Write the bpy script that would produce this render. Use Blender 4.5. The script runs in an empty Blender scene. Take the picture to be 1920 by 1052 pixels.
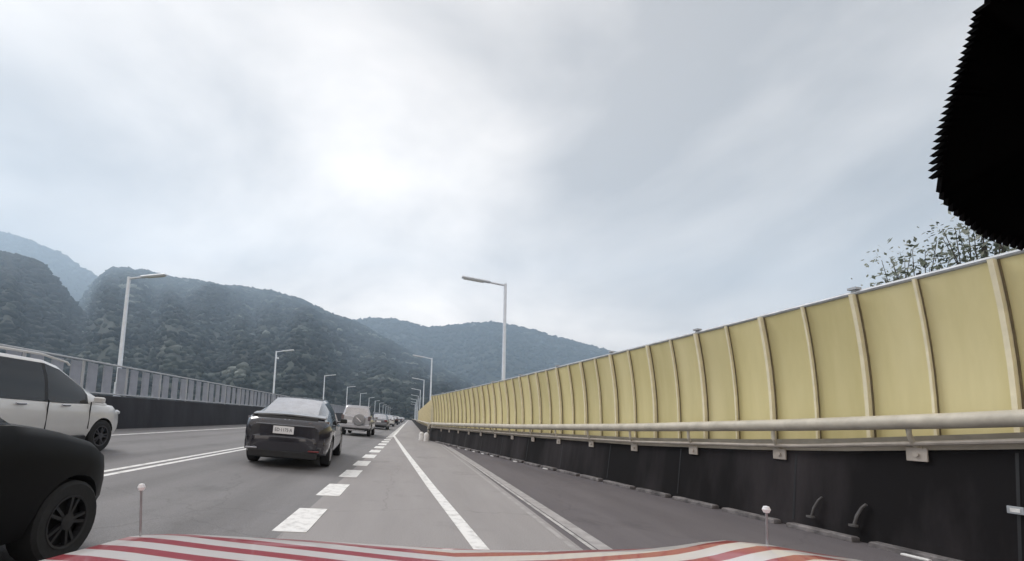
import bpy, bmesh, math, random
import numpy as np
from mathutils import Vector, Matrix, noise as mnoise

random.seed(7)
rng = np.random.default_rng(7)
S = bpy.context.scene
COL = S.collection
R = math.radians
PI = math.pi

# ------------------------------------------------------------------ camera
W_PX, H_PX, F_PX = 1920.0, 1052.0, 800.0
CAM_H = 1.25
PITCH, ROLL = R(5.4), R(2.3)
cam_d = bpy.data.cameras.new('dash_camera')
cam = bpy.data.objects.new('dash_camera', cam_d)
COL.objects.link(cam)
cam_d.sensor_width = 36.0
cam_d.lens = F_PX / W_PX * 36.0
cam_d.shift_x = 188 / W_PX
cam_d.shift_y = 183 / W_PX
cam_d.clip_start = 0.02
cam_d.clip_end = 20000
CAMR = (Matrix.Rotation(PI / 2 + PITCH, 3, 'X') @ Matrix.Rotation(ROLL, 3, 'Z'))
CAMP = Vector((0, 0, CAM_H))
cam.matrix_world = Matrix.Translation(CAMP) @ CAMR.to_4x4()
S.camera = cam

# ------------------------------------------------------------------ sky and sun (overcast)
SUN_EL, SUN_AZ = R(46), R(-52)        # high, ahead and to the left, behind cloud
world = bpy.data.worlds.new('World')
S.world = world
world.use_nodes = True
wn, wl = world.node_tree.nodes, world.node_tree.links
wn.clear()


def N(tree, typ, **kw):
    n = tree.nodes.new(typ)
    for k, v in kw.items():
        if k in n.inputs:
            n.inputs[k].default_value = v
        else:
            setattr(n, k, v)
    return n


wt = world.node_tree
sky = N(wt, 'ShaderNodeTexSky', sky_type='NISHITA', sun_disc=False)
sky.sun_elevation = SUN_EL
sky.sun_rotation = SUN_AZ
sky.dust_density = 3.0
bg1 = N(wt, 'ShaderNodeBackground', Strength=0.05)
wl.new(sky.outputs['Color'], bg1.inputs['Color'])
tc = N(wt, 'ShaderNodeTexCoord')
sep = N(wt, 'ShaderNodeSeparateXYZ')
wl.new(tc.outputs['Generated'], sep.inputs[0])
zb = N(wt, 'ShaderNodeMath', operation='ADD'); zb.inputs[1].default_value = 0.32
zabs = N(wt, 'ShaderNodeMath', operation='ABSOLUTE')
wl.new(sep.outputs['Z'], zabs.inputs[0]); wl.new(zabs.outputs[0], zb.inputs[0])
dx = N(wt, 'ShaderNodeMath', operation='DIVIDE'); dy = N(wt, 'ShaderNodeMath', operation='DIVIDE')
wl.new(sep.outputs['X'], dx.inputs[0]); wl.new(zb.outputs[0], dx.inputs[1])
wl.new(sep.outputs['Y'], dy.inputs[0]); wl.new(zb.outputs[0], dy.inputs[1])
cmb = N(wt, 'ShaderNodeCombineXYZ')
wl.new(dx.outputs[0], cmb.inputs['X']); wl.new(dy.outputs[0], cmb.inputs['Y'])
mp = N(wt, 'ShaderNodeMapping')
mp.inputs['Location'].default_value = (17.370, -4.479, 3.216)
wl.new(cmb.outputs[0], mp.inputs['Vector'])
n1 = N(wt, 'ShaderNodeTexNoise'); n1.inputs['Scale'].default_value = 0.95
n1.inputs['Detail'].default_value = 6; n1.inputs['Roughness'].default_value = 0.55
n1.inputs['Distortion'].default_value = 0.35
wl.new(mp.outputs[0], n1.inputs['Vector'])
rp = N(wt, 'ShaderNodeValToRGB')
rp.color_ramp.elements[0].position = 0.33; rp.color_ramp.elements[0].color = (0.38, 0.34, 0.307, 1)
rp.color_ramp.elements[1].position = 0.63; rp.color_ramp.elements[1].color = (1.08, 0.975, 0.88, 1)
wl.new(n1.outputs['Fac'], rp.inputs['Fac'])
# the cloud is thinnest, so brightest, ahead over the road
sun_dir = Vector((math.sin(R(-8)) * math.cos(R(24)), math.cos(R(-8)) * math.cos(R(24)), math.sin(R(24))))
dot = N(wt, 'ShaderNodeVectorMath', operation='DOT_PRODUCT')
wl.new(tc.outputs['Generated'], dot.inputs[0]); dot.inputs[1].default_value = sun_dir
mr = N(wt, 'ShaderNodeMapRange')
mr.inputs['From Min'].default_value = 0.60; mr.inputs['From Max'].default_value = 1.0
mr.inputs['To Min'].default_value = 0.70; mr.inputs['To Max'].default_value = 1.03
wl.new(dot.outputs['Value'], mr.inputs['Value'])
bg2 = N(wt, 'ShaderNodeBackground')
# paler, brighter cloud all round towards the horizon
hzn = N(wt, 'ShaderNodeMapRange', interpolation_type='SMOOTHSTEP')
hzn.inputs['From Min'].default_value = 0.0; hzn.inputs['From Max'].default_value = 0.45
hzn.inputs['To Min'].default_value = 1.42; hzn.inputs['To Max'].default_value = 1.0
wl.new(zabs.outputs[0], hzn.inputs['Value'])
hm_ = N(wt, 'ShaderNodeMath', operation='MULTIPLY')
wl.new(mr.outputs[0], hm_.inputs[0]); wl.new(hzn.outputs[0], hm_.inputs[1])
wl.new(rp.outputs['Color'], bg2.inputs['Color']); wl.new(hm_.outputs[0], bg2.inputs['Strength'])
mx = N(wt, 'ShaderNodeMixShader', Fac=0.93)
wl.new(bg1.outputs[0], mx.inputs[1]); wl.new(bg2.outputs[0], mx.inputs[2])
wo = N(wt, 'ShaderNodeOutputWorld')
wl.new(mx.outputs[0], wo.inputs['Surface'])

sun_d = bpy.data.lights.new('sun', 'SUN')
sun_d.energy = 1.5
sun_d.angle = R(25)
sun_d.color = (1.0, 0.97, 0.93)
sun_o = bpy.data.objects.new('sun', sun_d)
COL.objects.link(sun_o)
sd = Vector((math.sin(SUN_AZ) * math.cos(SUN_EL), math.cos(SUN_AZ) * math.cos(SUN_EL), math.sin(SUN_EL)))
sun_o.rotation_euler = (-sd).to_track_quat('-Z', 'Y').to_euler()
sun_o.location = (0, 0, 60)

S.view_settings.view_transform = 'Standard'
S.view_settings.look = 'None'
S.view_settings.exposure = 0.82
S.view_settings.gamma = 1.0
S.view_settings.use_curve_mapping = False
S.cycles.use_denoising = True
S.cycles.max_bounces = 6
S.cycles.volume_bounces = 2


def ray(px, py):
    """direction (scaled to Y = 1) of a pixel of the 1920 x 1052 photograph"""
    u = (px - 960 + 188) / F_PX
    v = (526 + 183 - py) / F_PX
    d = CAMR @ Vector((u, v, -1))
    return d / d.y


def at_depth(px, py, Y):
    return CAMP + ray(px, py) * Y


# ------------------------------------------------------------------ materials
MATS = {}


def mat(name, color, rough=0.6, metal=0.0, var=0.0, scale=8.0, bump=0.0, spec=0.5, coat=0.0,
        ior=1.5, color2=None, stretch=(1, 1, 1), detail=6.0, translucent=0.0, lo=0.35, hi=0.65, obj_var=0.0):
    if name in MATS:
        return MATS[name]
    m = bpy.data.materials.new(name)
    m.use_nodes = True
    t = m.node_tree
    b = t.nodes['Principled BSDF']
    b.inputs['Base Color'].default_value = (*color, 1)
    b.inputs['Roughness'].default_value = rough
    b.inputs['Metallic'].default_value = metal
    b.inputs['IOR'].default_value = ior
    b.inputs['Specular IOR Level'].default_value = spec
    b.inputs['Coat Weight'].default_value = coat
    b.inputs['Coat Roughness'].default_value = 0.05
    if var > 0 or color2 is not None or bump > 0:
        c = N(t, 'ShaderNodeTexCoord')
        mp_ = N(t, 'ShaderNodeMapping')
        mp_.inputs['Scale'].default_value = stretch
        t.links.new(c.outputs['Object'], mp_.inputs['Vector'])
        n = N(t, 'ShaderNodeTexNoise')
        n.inputs['Scale'].default_value = scale
        n.inputs['Detail'].default_value = detail
        n.inputs['Roughness'].default_value = 0.62
        t.links.new(mp_.outputs[0], n.inputs['Vector'])
        if var > 0 or color2 is not None:
            r = N(t, 'ShaderNodeValToRGB')
            r.color_ramp.elements[0].position = lo
            r.color_ramp.elements[1].position = hi
            c2 = color2 if color2 is not None else tuple(x * (1 + var) for x in color)
            c1 = color if color2 is not None else tuple(x * (1 - var) for x in color)
            r.color_ramp.elements[0].color = (*c1, 1)
            r.color_ramp.elements[1].color = (*c2, 1)
            t.links.new(n.outputs['Fac'], r.inputs['Fac'])
            t.links.new(r.outputs['Color'], b.inputs['Base Color'])
        if bump > 0:
            n2 = N(t, 'ShaderNodeTexNoise')
            n2.inputs['Scale'].default_value = scale * 6
            n2.inputs['Detail'].default_value = 3
            t.links.new(mp_.outputs[0], n2.inputs['Vector'])
            bp = N(t, 'ShaderNodeBump')
            bp.inputs['Strength'].default_value = bump
            bp.inputs['Distance'].default_value = 0.02
            t.links.new(n2.outputs['Fac'], bp.inputs['Height'])
            t.links.new(bp.outputs[0], b.inputs['Normal'])
    if translucent > 0:
        tr = N(t, 'ShaderNodeBsdfTranslucent')
        tr.inputs['Color'].default_value = (*color, 1)
        if b.inputs['Base Color'].is_linked:
            t.links.new(b.inputs['Base Color'].links[0].from_socket, tr.inputs['Color'])
        ms = N(t, 'ShaderNodeMixShader', Fac=translucent)
        t.links.new(b.outputs[0], ms.inputs[1]); t.links.new(tr.outputs[0], ms.inputs[2])
        t.links.new(ms.outputs[0], t.nodes['Material Output'].inputs['Surface'])
    if obj_var > 0 and b.inputs['Base Color'].is_linked:
        src = b.inputs['Base Color'].links[0].from_socket
        oi = N(t, 'ShaderNodeObjectInfo')
        om = N(t, 'ShaderNodeMapRange'); om.inputs['To Min'].default_value = 1 - obj_var; om.inputs['To Max'].default_value = 1 + obj_var * 0.6
        t.links.new(oi.outputs['Random'], om.inputs['Value'])
        ml = N(t, 'ShaderNodeMixRGB', blend_type='MULTIPLY'); ml.inputs['Fac'].default_value = 1
        t.links.new(src, ml.inputs['Color1']); t.links.new(om.outputs[0], ml.inputs['Color2'])
        t.links.new(ml.outputs[0], b.inputs['Base Color'])
    MATS[name] = m
    return m


def road_mat(name, base, base2, tracks=()):
    """asphalt: fine grain, broad mottling, darker wheel tracks along the lanes"""
    m = bpy.data.materials.new(name)
    m.use_nodes = True
    t = m.node_tree
    b = t.nodes['Principled BSDF']
    b.inputs['Roughness'].default_value = 0.8
    b.inputs['Specular IOR Level'].default_value = 0.3
    c = N(t, 'ShaderNodeTexCoord')
    mp_ = N(t, 'ShaderNodeMapping'); mp_.inputs['Scale'].default_value = (1.0, 0.16, 1)
    t.links.new(c.outputs['Object'], mp_.inputs['Vector'])
    n = N(t, 'ShaderNodeTexNoise'); n.inputs['Scale'].default_value = 1.3; n.inputs['Detail'].default_value = 8
    n.inputs['Roughness'].default_value = 0.65
    t.links.new(mp_.outputs[0], n.inputs['Vector'])
    r = N(t, 'ShaderNodeValToRGB')
    r.color_ramp.elements[0].position = 0.3; r.color_ramp.elements[0].color = (*base, 1)
    r.color_ramp.elements[1].position = 0.7; r.color_ramp.elements[1].color = (*base2, 1)
    t.links.new(n.outputs['Fac'], r.inputs['Fac'])
    g = N(t, 'ShaderNodeTexNoise'); g.inputs['Scale'].default_value = 90; g.inputs['Detail'].default_value = 2
    t.links.new(c.outputs['Object'], g.inputs['Vector'])
    gm = N(t, 'ShaderNodeMapRange'); gm.inputs['From Min'].default_value = 0.3; gm.inputs['From Max'].default_value = 0.7
    gm.inputs['To Min'].default_value = 0.80; gm.inputs['To Max'].default_value = 1.16
    t.links.new(g.outputs['Fac'], gm.inputs['Value'])
    mul = N(t, 'ShaderNodeMixRGB', blend_type='MULTIPLY'); mul.inputs['Fac'].default_value = 1
    t.links.new(r.outputs['Color'], mul.inputs['Color1']); t.links.new(gm.outputs[0], mul.inputs['Color2'])
    last = mul.outputs[0]
    sx = N(t, 'ShaderNodeSeparateXYZ')
    t.links.new(c.outputs['Object'], sx.inputs[0])
    for xt in tracks:
        a = N(t, 'ShaderNodeMath', operation='SUBTRACT'); a.inputs[1].default_value = xt
        t.links.new(sx.outputs['X'], a.inputs[0])
        ab = N(t, 'ShaderNodeMath', operation='ABSOLUTE'); t.links.new(a.outputs[0], ab.inputs[0])
        mr_ = N(t, 'ShaderNodeMapRange', interpolation_type='SMOOTHSTEP')
        mr_.inputs['From Min'].default_value = 0.05; mr_.inputs['From Max'].default_value = 0.42
        mr_.inputs['To Min'].default_value = 0.86; mr_.inputs['To Max'].default_value = 1.0
        t.links.new(ab.outputs[0], mr_.inputs['Value'])
        m2 = N(t, 'ShaderNodeMixRGB', blend_type='MULTIPLY'); m2.inputs['Fac'].default_value = 1
        t.links.new(last, m2.inputs['Color1']); t.links.new(mr_.outputs[0], m2.inputs['Color2'])
        last = m2.outputs[0]
    st = N(t, 'ShaderNodeTexNoise'); st.inputs['Scale'].default_value = 0.55; st.inputs['Detail'].default_value = 7
    st.inputs['Roughness'].default_value = 0.7
    t.links.new(c.outputs['Object'], st.inputs['Vector'])
    sm = N(t, 'ShaderNodeMapRange', interpolation_type='SMOOTHSTEP')
    sm.inputs['From Min'].default_value = 0.54; sm.inputs['From Max'].default_value = 0.70
    sm.inputs['To Min'].default_value = 1.0; sm.inputs['To Max'].default_value = 0.80
    t.links.new(st.outputs['Fac'], sm.inputs['Value'])
    m3 = N(t, 'ShaderNodeMixRGB', blend_type='MULTIPLY'); m3.inputs['Fac'].default_value = 1
    t.links.new(last, m3.inputs['Color1']); t.links.new(sm.outputs[0], m3.inputs['Color2'])
    wv = N(t, 'ShaderNodeTexNoise'); wv.inputs['Scale'].default_value = 1.7; wv.inputs['Detail'].default_value = 3
    t.links.new(c.outputs['Object'], wv.inputs['Vector'])
    wm = N(t, 'ShaderNodeMixRGB', blend_type='ADD'); wm.inputs['Fac'].default_value = 0.6
    t.links.new(c.outputs['Object'], wm.inputs['Color1']); t.links.new(wv.outputs['Color'], wm.inputs['Color2'])
    vo = N(t, 'ShaderNodeTexVoronoi', feature='DISTANCE_TO_EDGE'); vo.inputs['Scale'].default_value = 0.28
    t.links.new(wm.outputs[0], vo.inputs['Vector'])
    vm = N(t, 'ShaderNodeMapRange'); vm.inputs['From Min'].default_value = 0.0; vm.inputs['From Max'].default_value = 0.006
    vm.inputs['To Min'].default_value = 0.85; vm.inputs['To Max'].default_value = 1.0
    t.links.new(vo.outputs['Distance'], vm.inputs['Value'])
    m4 = N(t, 'ShaderNodeMixRGB', blend_type='MULTIPLY'); m4.inputs['Fac'].default_value = 1
    t.links.new(m3.outputs[0], m4.inputs['Color1']); t.links.new(vm.outputs[0], m4.inputs['Color2'])
    t.links.new(m4.outputs[0], b.inputs['Base Color'])
    bp = N(t, 'ShaderNodeBump'); bp.inputs['Strength'].default_value = 0.25; bp.inputs['Distance'].default_value = 0.01
    t.links.new(g.outputs['Fac'], bp.inputs['Height']); t.links.new(bp.outputs[0], b.inputs['Normal'])
    return m


M_ROAD = road_mat('asphalt', (0.182, 0.176, 0.181), (0.238, 0.231, 0.236), (-2.25, -3.95, -5.95, -7.7))
M_RAMP = road_mat('ramp_asphalt', (0.285, 0.268, 0.267), (0.345, 0.326, 0.325))
M_SHOULDER = road_mat('shoulder_asphalt', (0.115, 0.104, 0.112), (0.16, 0.146, 0.155))
M_PAINT = mat('road_paint', (0.52, 0.51, 0.50), 0.7, color2=(0.80, 0.79, 0.78), scale=7, lo=0.30, hi=0.52)
M_PAINT_DULL = mat('worn_paint', (0.30, 0.29, 0.29), 0.8, color2=(0.56, 0.54, 0.53), scale=5, lo=0.35, hi=0.6)
M_SEAM = mat('joint_sealant', (0.30, 0.285, 0.285), 0.8, color2=(0.42, 0.40, 0.40), scale=6)
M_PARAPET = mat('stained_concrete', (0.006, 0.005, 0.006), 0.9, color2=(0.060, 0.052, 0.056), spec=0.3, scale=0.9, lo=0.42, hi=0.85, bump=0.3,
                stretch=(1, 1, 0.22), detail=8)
M_PARAPET_L = mat('sooty_concrete', (0.018, 0.019, 0.026), 0.85, color2=(0.036, 0.037, 0.046), scale=1.6, bump=0.2,
                  stretch=(1, 1, 0.3))
M_KERB = mat('kerb_concrete', (0.07, 0.065, 0.067), 0.85, color2=(0.26, 0.24, 0.24), scale=5, bump=0.3)
M_YEL = mat('yellow_acrylic', (0.69, 0.61, 0.31), 0.40, color2=(0.81, 0.725, 0.41), scale=2.2, translucent=0.08,
            stretch=(1, 1, 0.10), detail=6, obj_var=0.09)
M_YPOST = mat('cream_steel', (0.82, 0.75, 0.55), 0.5, var=0.07, scale=6)
M_GAPSHADE = mat('gap_shade_brown', (0.16, 0.13, 0.08), 0.8, var=0.2, scale=9)  # dark brown painting the shade in the gap beside each post
M_PLINTH = mat('plinth_concrete', (0.33, 0.30, 0.25), 0.8, color2=(0.45, 0.41, 0.35), scale=3)
M_CAP = mat('grey_steel', (0.40, 0.42, 0.45), 0.45, metal=0.2, var=0.15, scale=9)
M_RAIL = mat('cream_rail', (0.44, 0.405, 0.34), 0.55, color2=(0.60, 0.555, 0.47), scale=4)
M_RAILG = mat('weathered_rail', (0.36, 0.32, 0.28), 0.55, color2=(0.50, 0.45, 0.40), scale=5)
M_LAMP = mat('lamp_grey', (0.78, 0.84, 0.93), 0.4, metal=0.1, var=0.06, scale=6)
M_LENS = mat('lamp_lens', (0.75, 0.78, 0.8), 0.2)
M_LPANEL = mat('frosted_panel', (0.38, 0.40, 0.46), 0.5, color2=(0.52, 0.54, 0.60), scale=1.5, translucent=0.35)
M_LRAIL = mat('left_rail', (0.42, 0.44, 0.48), 0.5, var=0.1, scale=7)
M_TYRE = mat('tyre_rubber', (0.014, 0.014, 0.015), 0.8, var=0.2, scale=30)
M_RIM = mat('alloy', (0.42, 0.42, 0.44), 0.35, metal=0.8, var=0.08, scale=20)
M_RIMD = mat('dark_alloy', (0.10, 0.10, 0.11), 0.4, metal=0.7, var=0.08, scale=20)
M_GLASS = mat('tinted_glass', (0.010, 0.011, 0.013), 0.05, spec=0.6, ior=1.55, var=0.1, scale=3)
M_REARG = mat('rear_glass', (0.50, 0.50, 0.52), 0.14, metal=0.75, var=0.1, scale=3)
M_TRIM = mat('black_trim', (0.012, 0.012, 0.014), 0.5, var=0.2, scale=15)
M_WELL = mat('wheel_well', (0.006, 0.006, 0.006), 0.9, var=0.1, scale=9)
M_TAIL = mat('tail_lens', (0.16, 0.020, 0.022), 0.15, coat=0.6, var=0.2, scale=20)
M_CHROME = mat('chrome', (0.55, 0.55, 0.58), 0.15, metal=1.0, var=0.05, scale=10)
M_PLATE = mat('plate_white', (0.80, 0.80, 0.82), 0.4, var=0.03, scale=12)
M_INK = mat('plate_ink', (0.06, 0.06, 0.08), 0.5, var=0.05, scale=12)
M_HEAD = mat('headlight_lens', (0.55, 0.57, 0.60), 0.08, coat=1.0, var=0.1, scale=14)
M_BODY = {
    'charcoal': mat('charcoal_paint', (0.030, 0.029, 0.038), 0.22, metal=0.3, coat=1.0, var=0.06, scale=3),
    'silver': mat('silver_paint', (0.42, 0.42, 0.45), 0.32, metal=0.5, coat=0.8, var=0.04, scale=3),
    'white': mat('white_paint', (0.62, 0.61, 0.60), 0.30, coat=0.8, var=0.03, scale=2),
    'black': mat('black_paint', (0.003, 0.003, 0.0035), 0.5, spec=0.16, coat=0.0, var=0.1, scale=2),
    'pearl': mat('pearl_paint', (0.66, 0.66, 0.68), 0.32, coat=0.8, var=0.03, scale=3),
    'blue': mat('navy_paint', (0.03, 0.04, 0.08), 0.3, coat=0.8, var=0.06, scale=3),
    'grey': mat('grey_paint', (0.16, 0.165, 0.18), 0.3, metal=0.4, coat=0.8, var=0.06, scale=3),
}
M_SPARE = mat('spare_cover', (0.27, 0.27, 0.285), 0.4, coat=0.3, var=0.08, scale=5)
M_HOOK = mat('dull_steel', (0.10, 0.095, 0.095), 0.6, var=0.2, scale=12)
M_CERAMIC = mat('ceramic_black', (0.0022, 0.002, 0.0022), 0.95, spec=0.05, var=0.1, scale=9)
M_BARK = mat('bark', (0.06, 0.05, 0.045), 0.9, var=0.3, scale=6, bump=0.5)
M_GROUND = mat('scrub_ground', (0.035, 0.045, 0.022), 0.95, color2=(0.075, 0.085, 0.04), scale=0.02)


def tint_mat(name, stops, rough=0.85, translucent=0.0):
    """colour picked per tree / leaf from the mesh attribute 'tint'"""
    m = bpy.data.materials.new(name)
    m.use_nodes = True
    t = m.node_tree
    b = t.nodes['Principled BSDF']
    b.inputs['Roughness'].default_value = rough
    b.inputs['Specular IOR Level'].default_value = 0.25
    a = N(t, 'ShaderNodeAttribute'); a.attribute_name = 'tint'
    r = N(t, 'ShaderNodeValToRGB')
    els = r.color_ramp.elements
    while len(els) < len(stops):
        els.new(0.5)
    for e, (p, c) in zip(els, stops):
        e.position = p; e.color = (*c, 1)
    t.links.new(a.outputs['Fac'], r.inputs['Fac'])
    t.links.new(r.outputs['Color'], b.inputs['Base Color'])
    if translucent:
        tr = N(t, 'ShaderNodeBsdfTranslucent'); t.links.new(r.outputs['Color'], tr.inputs['Color'])
        ms = N(t, 'ShaderNodeMixShader', Fac=translucent)
        t.links.new(b.outputs[0], ms.inputs[1]); t.links.new(tr.outputs[0], ms.inputs[2])
        t.links.new(ms.outputs[0], t.nodes['Material Output'].inputs['Surface'])
    return m


M_FOREST = tint_mat('forest_canopy', [(0.0, (0.003, 0.006, 0.006)), (0.42, (0.009, 0.014, 0.013)),
                                      (0.68, (0.030, 0.042, 0.036)), (1.0, (0.22, 0.24, 0.22))])
M_LEAF = tint_mat('leaves', [(0.0, (0.05, 0.065, 0.05)), (0.35, (0.20, 0.23, 0.18)), (1.0, (0.52, 0.54, 0.50))],
                  translucent=0.25)
M_HILL = mat('hill_soil', (0.008, 0.013, 0.009), 0.95, color2=(0.022, 0.030, 0.020), scale=0.012)


# ------------------------------------------------------------------ helpers
def tag(o, label=None, cat=None, group=None, kind=None):
    if label: o['label'] = label
    if cat: o['category'] = cat
    if group: o['group'] = group
    if kind: o['kind'] = kind
    return o


def empty(name, loc=(0, 0, 0), rot=(0, 0, 0)):
    o = bpy.data.objects.new(name, None)
    o.empty_display_size = 0.3
    COL.objects.link(o)
    o.location = loc
    o.rotation_euler = rot
    return o


def link(name, me, parent=None, loc=None):
    o = bpy.data.objects.new(name, me)
    COL.objects.link(o)
    if parent is not None: o.parent = parent
    if loc is not None: o.location = loc
    return o


class MB:
    def __init__(s):
        s.v, s.f, s.mi = [], [], []

    def add(s, vs, fs, mi=0):
        k = len(s.v)
        s.v += [tuple(p) for p in vs]
        s.f += [tuple(i + k for i in f) for f in fs]
        s.mi += [mi] * len(fs)
        return s

    def box(s, c, d, rz=0.0, mi=0, M=None, ch=0.0):
        hx, hy, hz = d[0] / 2, d[1] / 2, d[2] / 2
        if ch > 0:
            lo = [(-hx, -hy), (hx, -hy), (hx, hy), (-hx, hy)]
            rings = []
            for z, k in ((-hz, ch), (-hz + ch, 0), (hz - ch, 0), (hz, ch)):
                rings.append([(x - math.copysign(k, x), y - math.copysign(k, y), z) for x, y in lo])
            vs = [p for r_ in rings for p in r_]
            fs = [(3, 2, 1, 0), (12, 13, 14, 15)]
            for j in range(3):
                for i in range(4):
                    a, b = j * 4 + i, j * 4 + (i + 1) % 4
                    fs.append((a, b, b + 4, a + 4))
        else:
            vs = [(-hx, -hy, -hz), (hx, -hy, -hz), (hx, hy, -hz), (-hx, hy, -hz),
                  (-hx, -hy, hz), (hx, -hy, hz), (hx, hy, hz), (-hx, hy, hz)]
            fs = [(3, 2, 1, 0), (4, 5, 6, 7), (0, 1, 5, 4), (1, 2, 6, 5), (2, 3, 7, 6), (3, 0, 4, 7)]
        T = Matrix.Translation(Vector(c)) @ (M.to_4x4() if M else Matrix.Rotation(rz, 4, 'Z'))
        return s.add([T @ Vector(p) for p in vs], fs, mi)

    def tube(s, pts, r, n=8, caps=True, mi=0):
        pts = [Vector(p) for p in pts]
        rr = r if isinstance(r, (list, tuple)) else [r] * len(pts)
        vs, fs = [], []
        ref = Vector((0, 0, 1))
        for i, p in enumerate(pts):
            d = (pts[min(i + 1, len(pts) - 1)] - pts[max(i - 1, 0)]).normalized()
            q = ref if abs(d.dot(ref)) < 0.95 else Vector((0, 1, 0))
            u = d.cross(q).normalized(); w = u.cross(d).normalized()
            for k in range(n):
                a = 2 * PI * k / n
                vs.append(p + (u * math.cos(a) + w * math.sin(a)) * rr[i])
        for i in range(len(pts) - 1):
            for k in range(n):
                a, b = i * n + k, i * n + (k + 1) % n
                fs.append((a, b, b + n, a + n))
        if caps:
            fs.append(tuple(range(n - 1, -1, -1)))
            fs.append(tuple((len(pts) - 1) * n + k for k in range(n)))
        return s.add(vs, fs, mi)

    def lathe(s, prof, axis='X', c=(0, 0, 0), n=24, mi=0):
        """prof: (radius, height along the axis)"""
        vs, fs = [], []
        for r_, h in prof:
            for k in range(n):
                a = 2 * PI * k / n
                p = (r_ * math.cos(a), r_ * math.sin(a), h)
                p = {'Z': p, 'X': (p[2], p[0], p[1]), 'Y': (p[1], p[2], p[0])}[axis]
                vs.append(Vector(p) + Vector(c))
        for i in range(len(prof) - 1):
            for k in range(n):
                a, b = i * n + k, i * n + (k + 1) % n
                fs.append((a, b, b + n, a + n))
        return s.add(vs, fs, mi)

    def grid(s, rows, mi=0, close=False):
        m = len(rows[0])
        vs = [p for r_ in rows for p in r_]
        fs = []
        for i in range(len(rows) - 1):
            for k in range(m - (0 if close else 1)):
                a, b = i * m + k, i * m + (k + 1) % m
                fs.append((a, b, b + m, a + m))
        return s.add(vs, fs, mi)

    def mesh(s, name, mats, smooth=False):
        me = bpy.data.meshes.new(name)
        me.from_pydata(s.v, [], s.f)
        mats = mats if isinstance(mats, (list, tuple)) else [mats]
        for m in mats: me.materials.append(m)
        if any(s.mi):
            me.polygons.foreach_set('material_index', s.mi)
        if smooth:
            me.polygons.foreach_set('use_smooth', [True] * len(me.polygons))
            try:
                me.set_sharp_from_angle(angle=R(smooth if smooth is not True else 40))
            except Exception:
                pass
        me.update()
        return me

    def build(s, name, mats, parent=None, smooth=False, loc=None, fix=False):
        me = s.mesh(name, mats, smooth)
        if fix:
            bm = bmesh.new(); bm.from_mesh(me)
            bmesh.ops.remove_doubles(bm, verts=bm.verts, dist=1e-5)
            bmesh.ops.recalc_face_normals(bm, faces=bm.faces)
            bm.to_mesh(me); bm.free()
        return link(name, me, parent, loc)


# ------------------------------------------------------------------ plan of the place
XLEFT = -1.3            # the main carriageway falls towards us: it is higher on the left
SLOPE = 0.045


def gz(x):
    return max(0.0, (XLEFT - x) * SLOPE)


def road_z(x):
    return gz(x)


KINK_Y = 25.5
# right-hand wall line in plan: runs alongside the merging ramp, then parallel to the road


def wall_x(y):
    return 1.28 if y >= KINK_Y else 1.28 + 0.212 * (KINK_Y - y)


WD = Vector((-0.212, 1, 0)).normalized()          # along the wall, away from us
WN = Vector((-1, -0.212, 0)).normalized()         # out of the wall, towards the road

# ------------------------------------------------------------------ ground, road
g = MB()
g.grid([[(x, y, -9.0) for x in (-4600, -2000, 0, 2000, 4600)] for y in (-400, 0, 900, 2000, 3650)])
tag(g.build('ground', M_GROUND), kind='structure')

ROAD_END = 620
road = MB()
ys = [-6, 0, 6, 12, 20, 32, 60, 120, 300, ROAD_END]
road.grid([[(x, y, road_z(x)) for x in (-11.6, -9.2, -4.9, XLEFT)] for y in ys])
rows_b = [(-11.6, road_z(-11.6) - 0.9), (-4.9, -0.9), (7.6, -0.9)]
road.grid([[(x, y, z) for x, z in rows_b[::-1]] for y in ys])
road_o = tag(road.build('road', M_ROAD), kind='structure')

ramp = MB()
ramp.grid([[(XLEFT, y, 0.0), (0.3, y, 0.0), (1.80 if y < 22 else min(1.80, wall_x(y) - 0.1), y, 0.0)] for y in
           [-6, 0, 6, 12, 20, 22, 32, 60, 120, 300, ROAD_END]])
ramp_o = tag(ramp.build('ramp_lane', M_RAMP), kind='structure')
sh = MB()
sh.grid([[(1.80, y, 0.0), (max(1.81, wall_x(y) + 0.15), y, 0.0)] for y in (-6, -2, 2, 6, 10, 14, 18, 22, 23.0)])
sh_o = tag(sh.build('shoulder', M_SHOULDER), kind='structure')


def strip(name, pts, w, z, m, parent):
    """a painted line through plan points (x, y)"""
    rows = []
    for i, (x, y) in enumerate(pts):
        p0 = pts[max(i - 1, 0)]; p1 = pts[min(i + 1, len(pts) - 1)]
        d = Vector((p1[0] - p0[0], p1[1] - p0[1], 0)).normalized()
        n = Vector((d.y, -d.x, 0))
        a = Vector((x, y, 0)) - n * w / 2; b = Vector((x, y, 0)) + n * w / 2
        a.z = road_z(a.x) + z; b.z = road_z(b.x) + z
        rows.append([a, b])
    return MB().grid(rows).build(name, m, parent)


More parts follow.
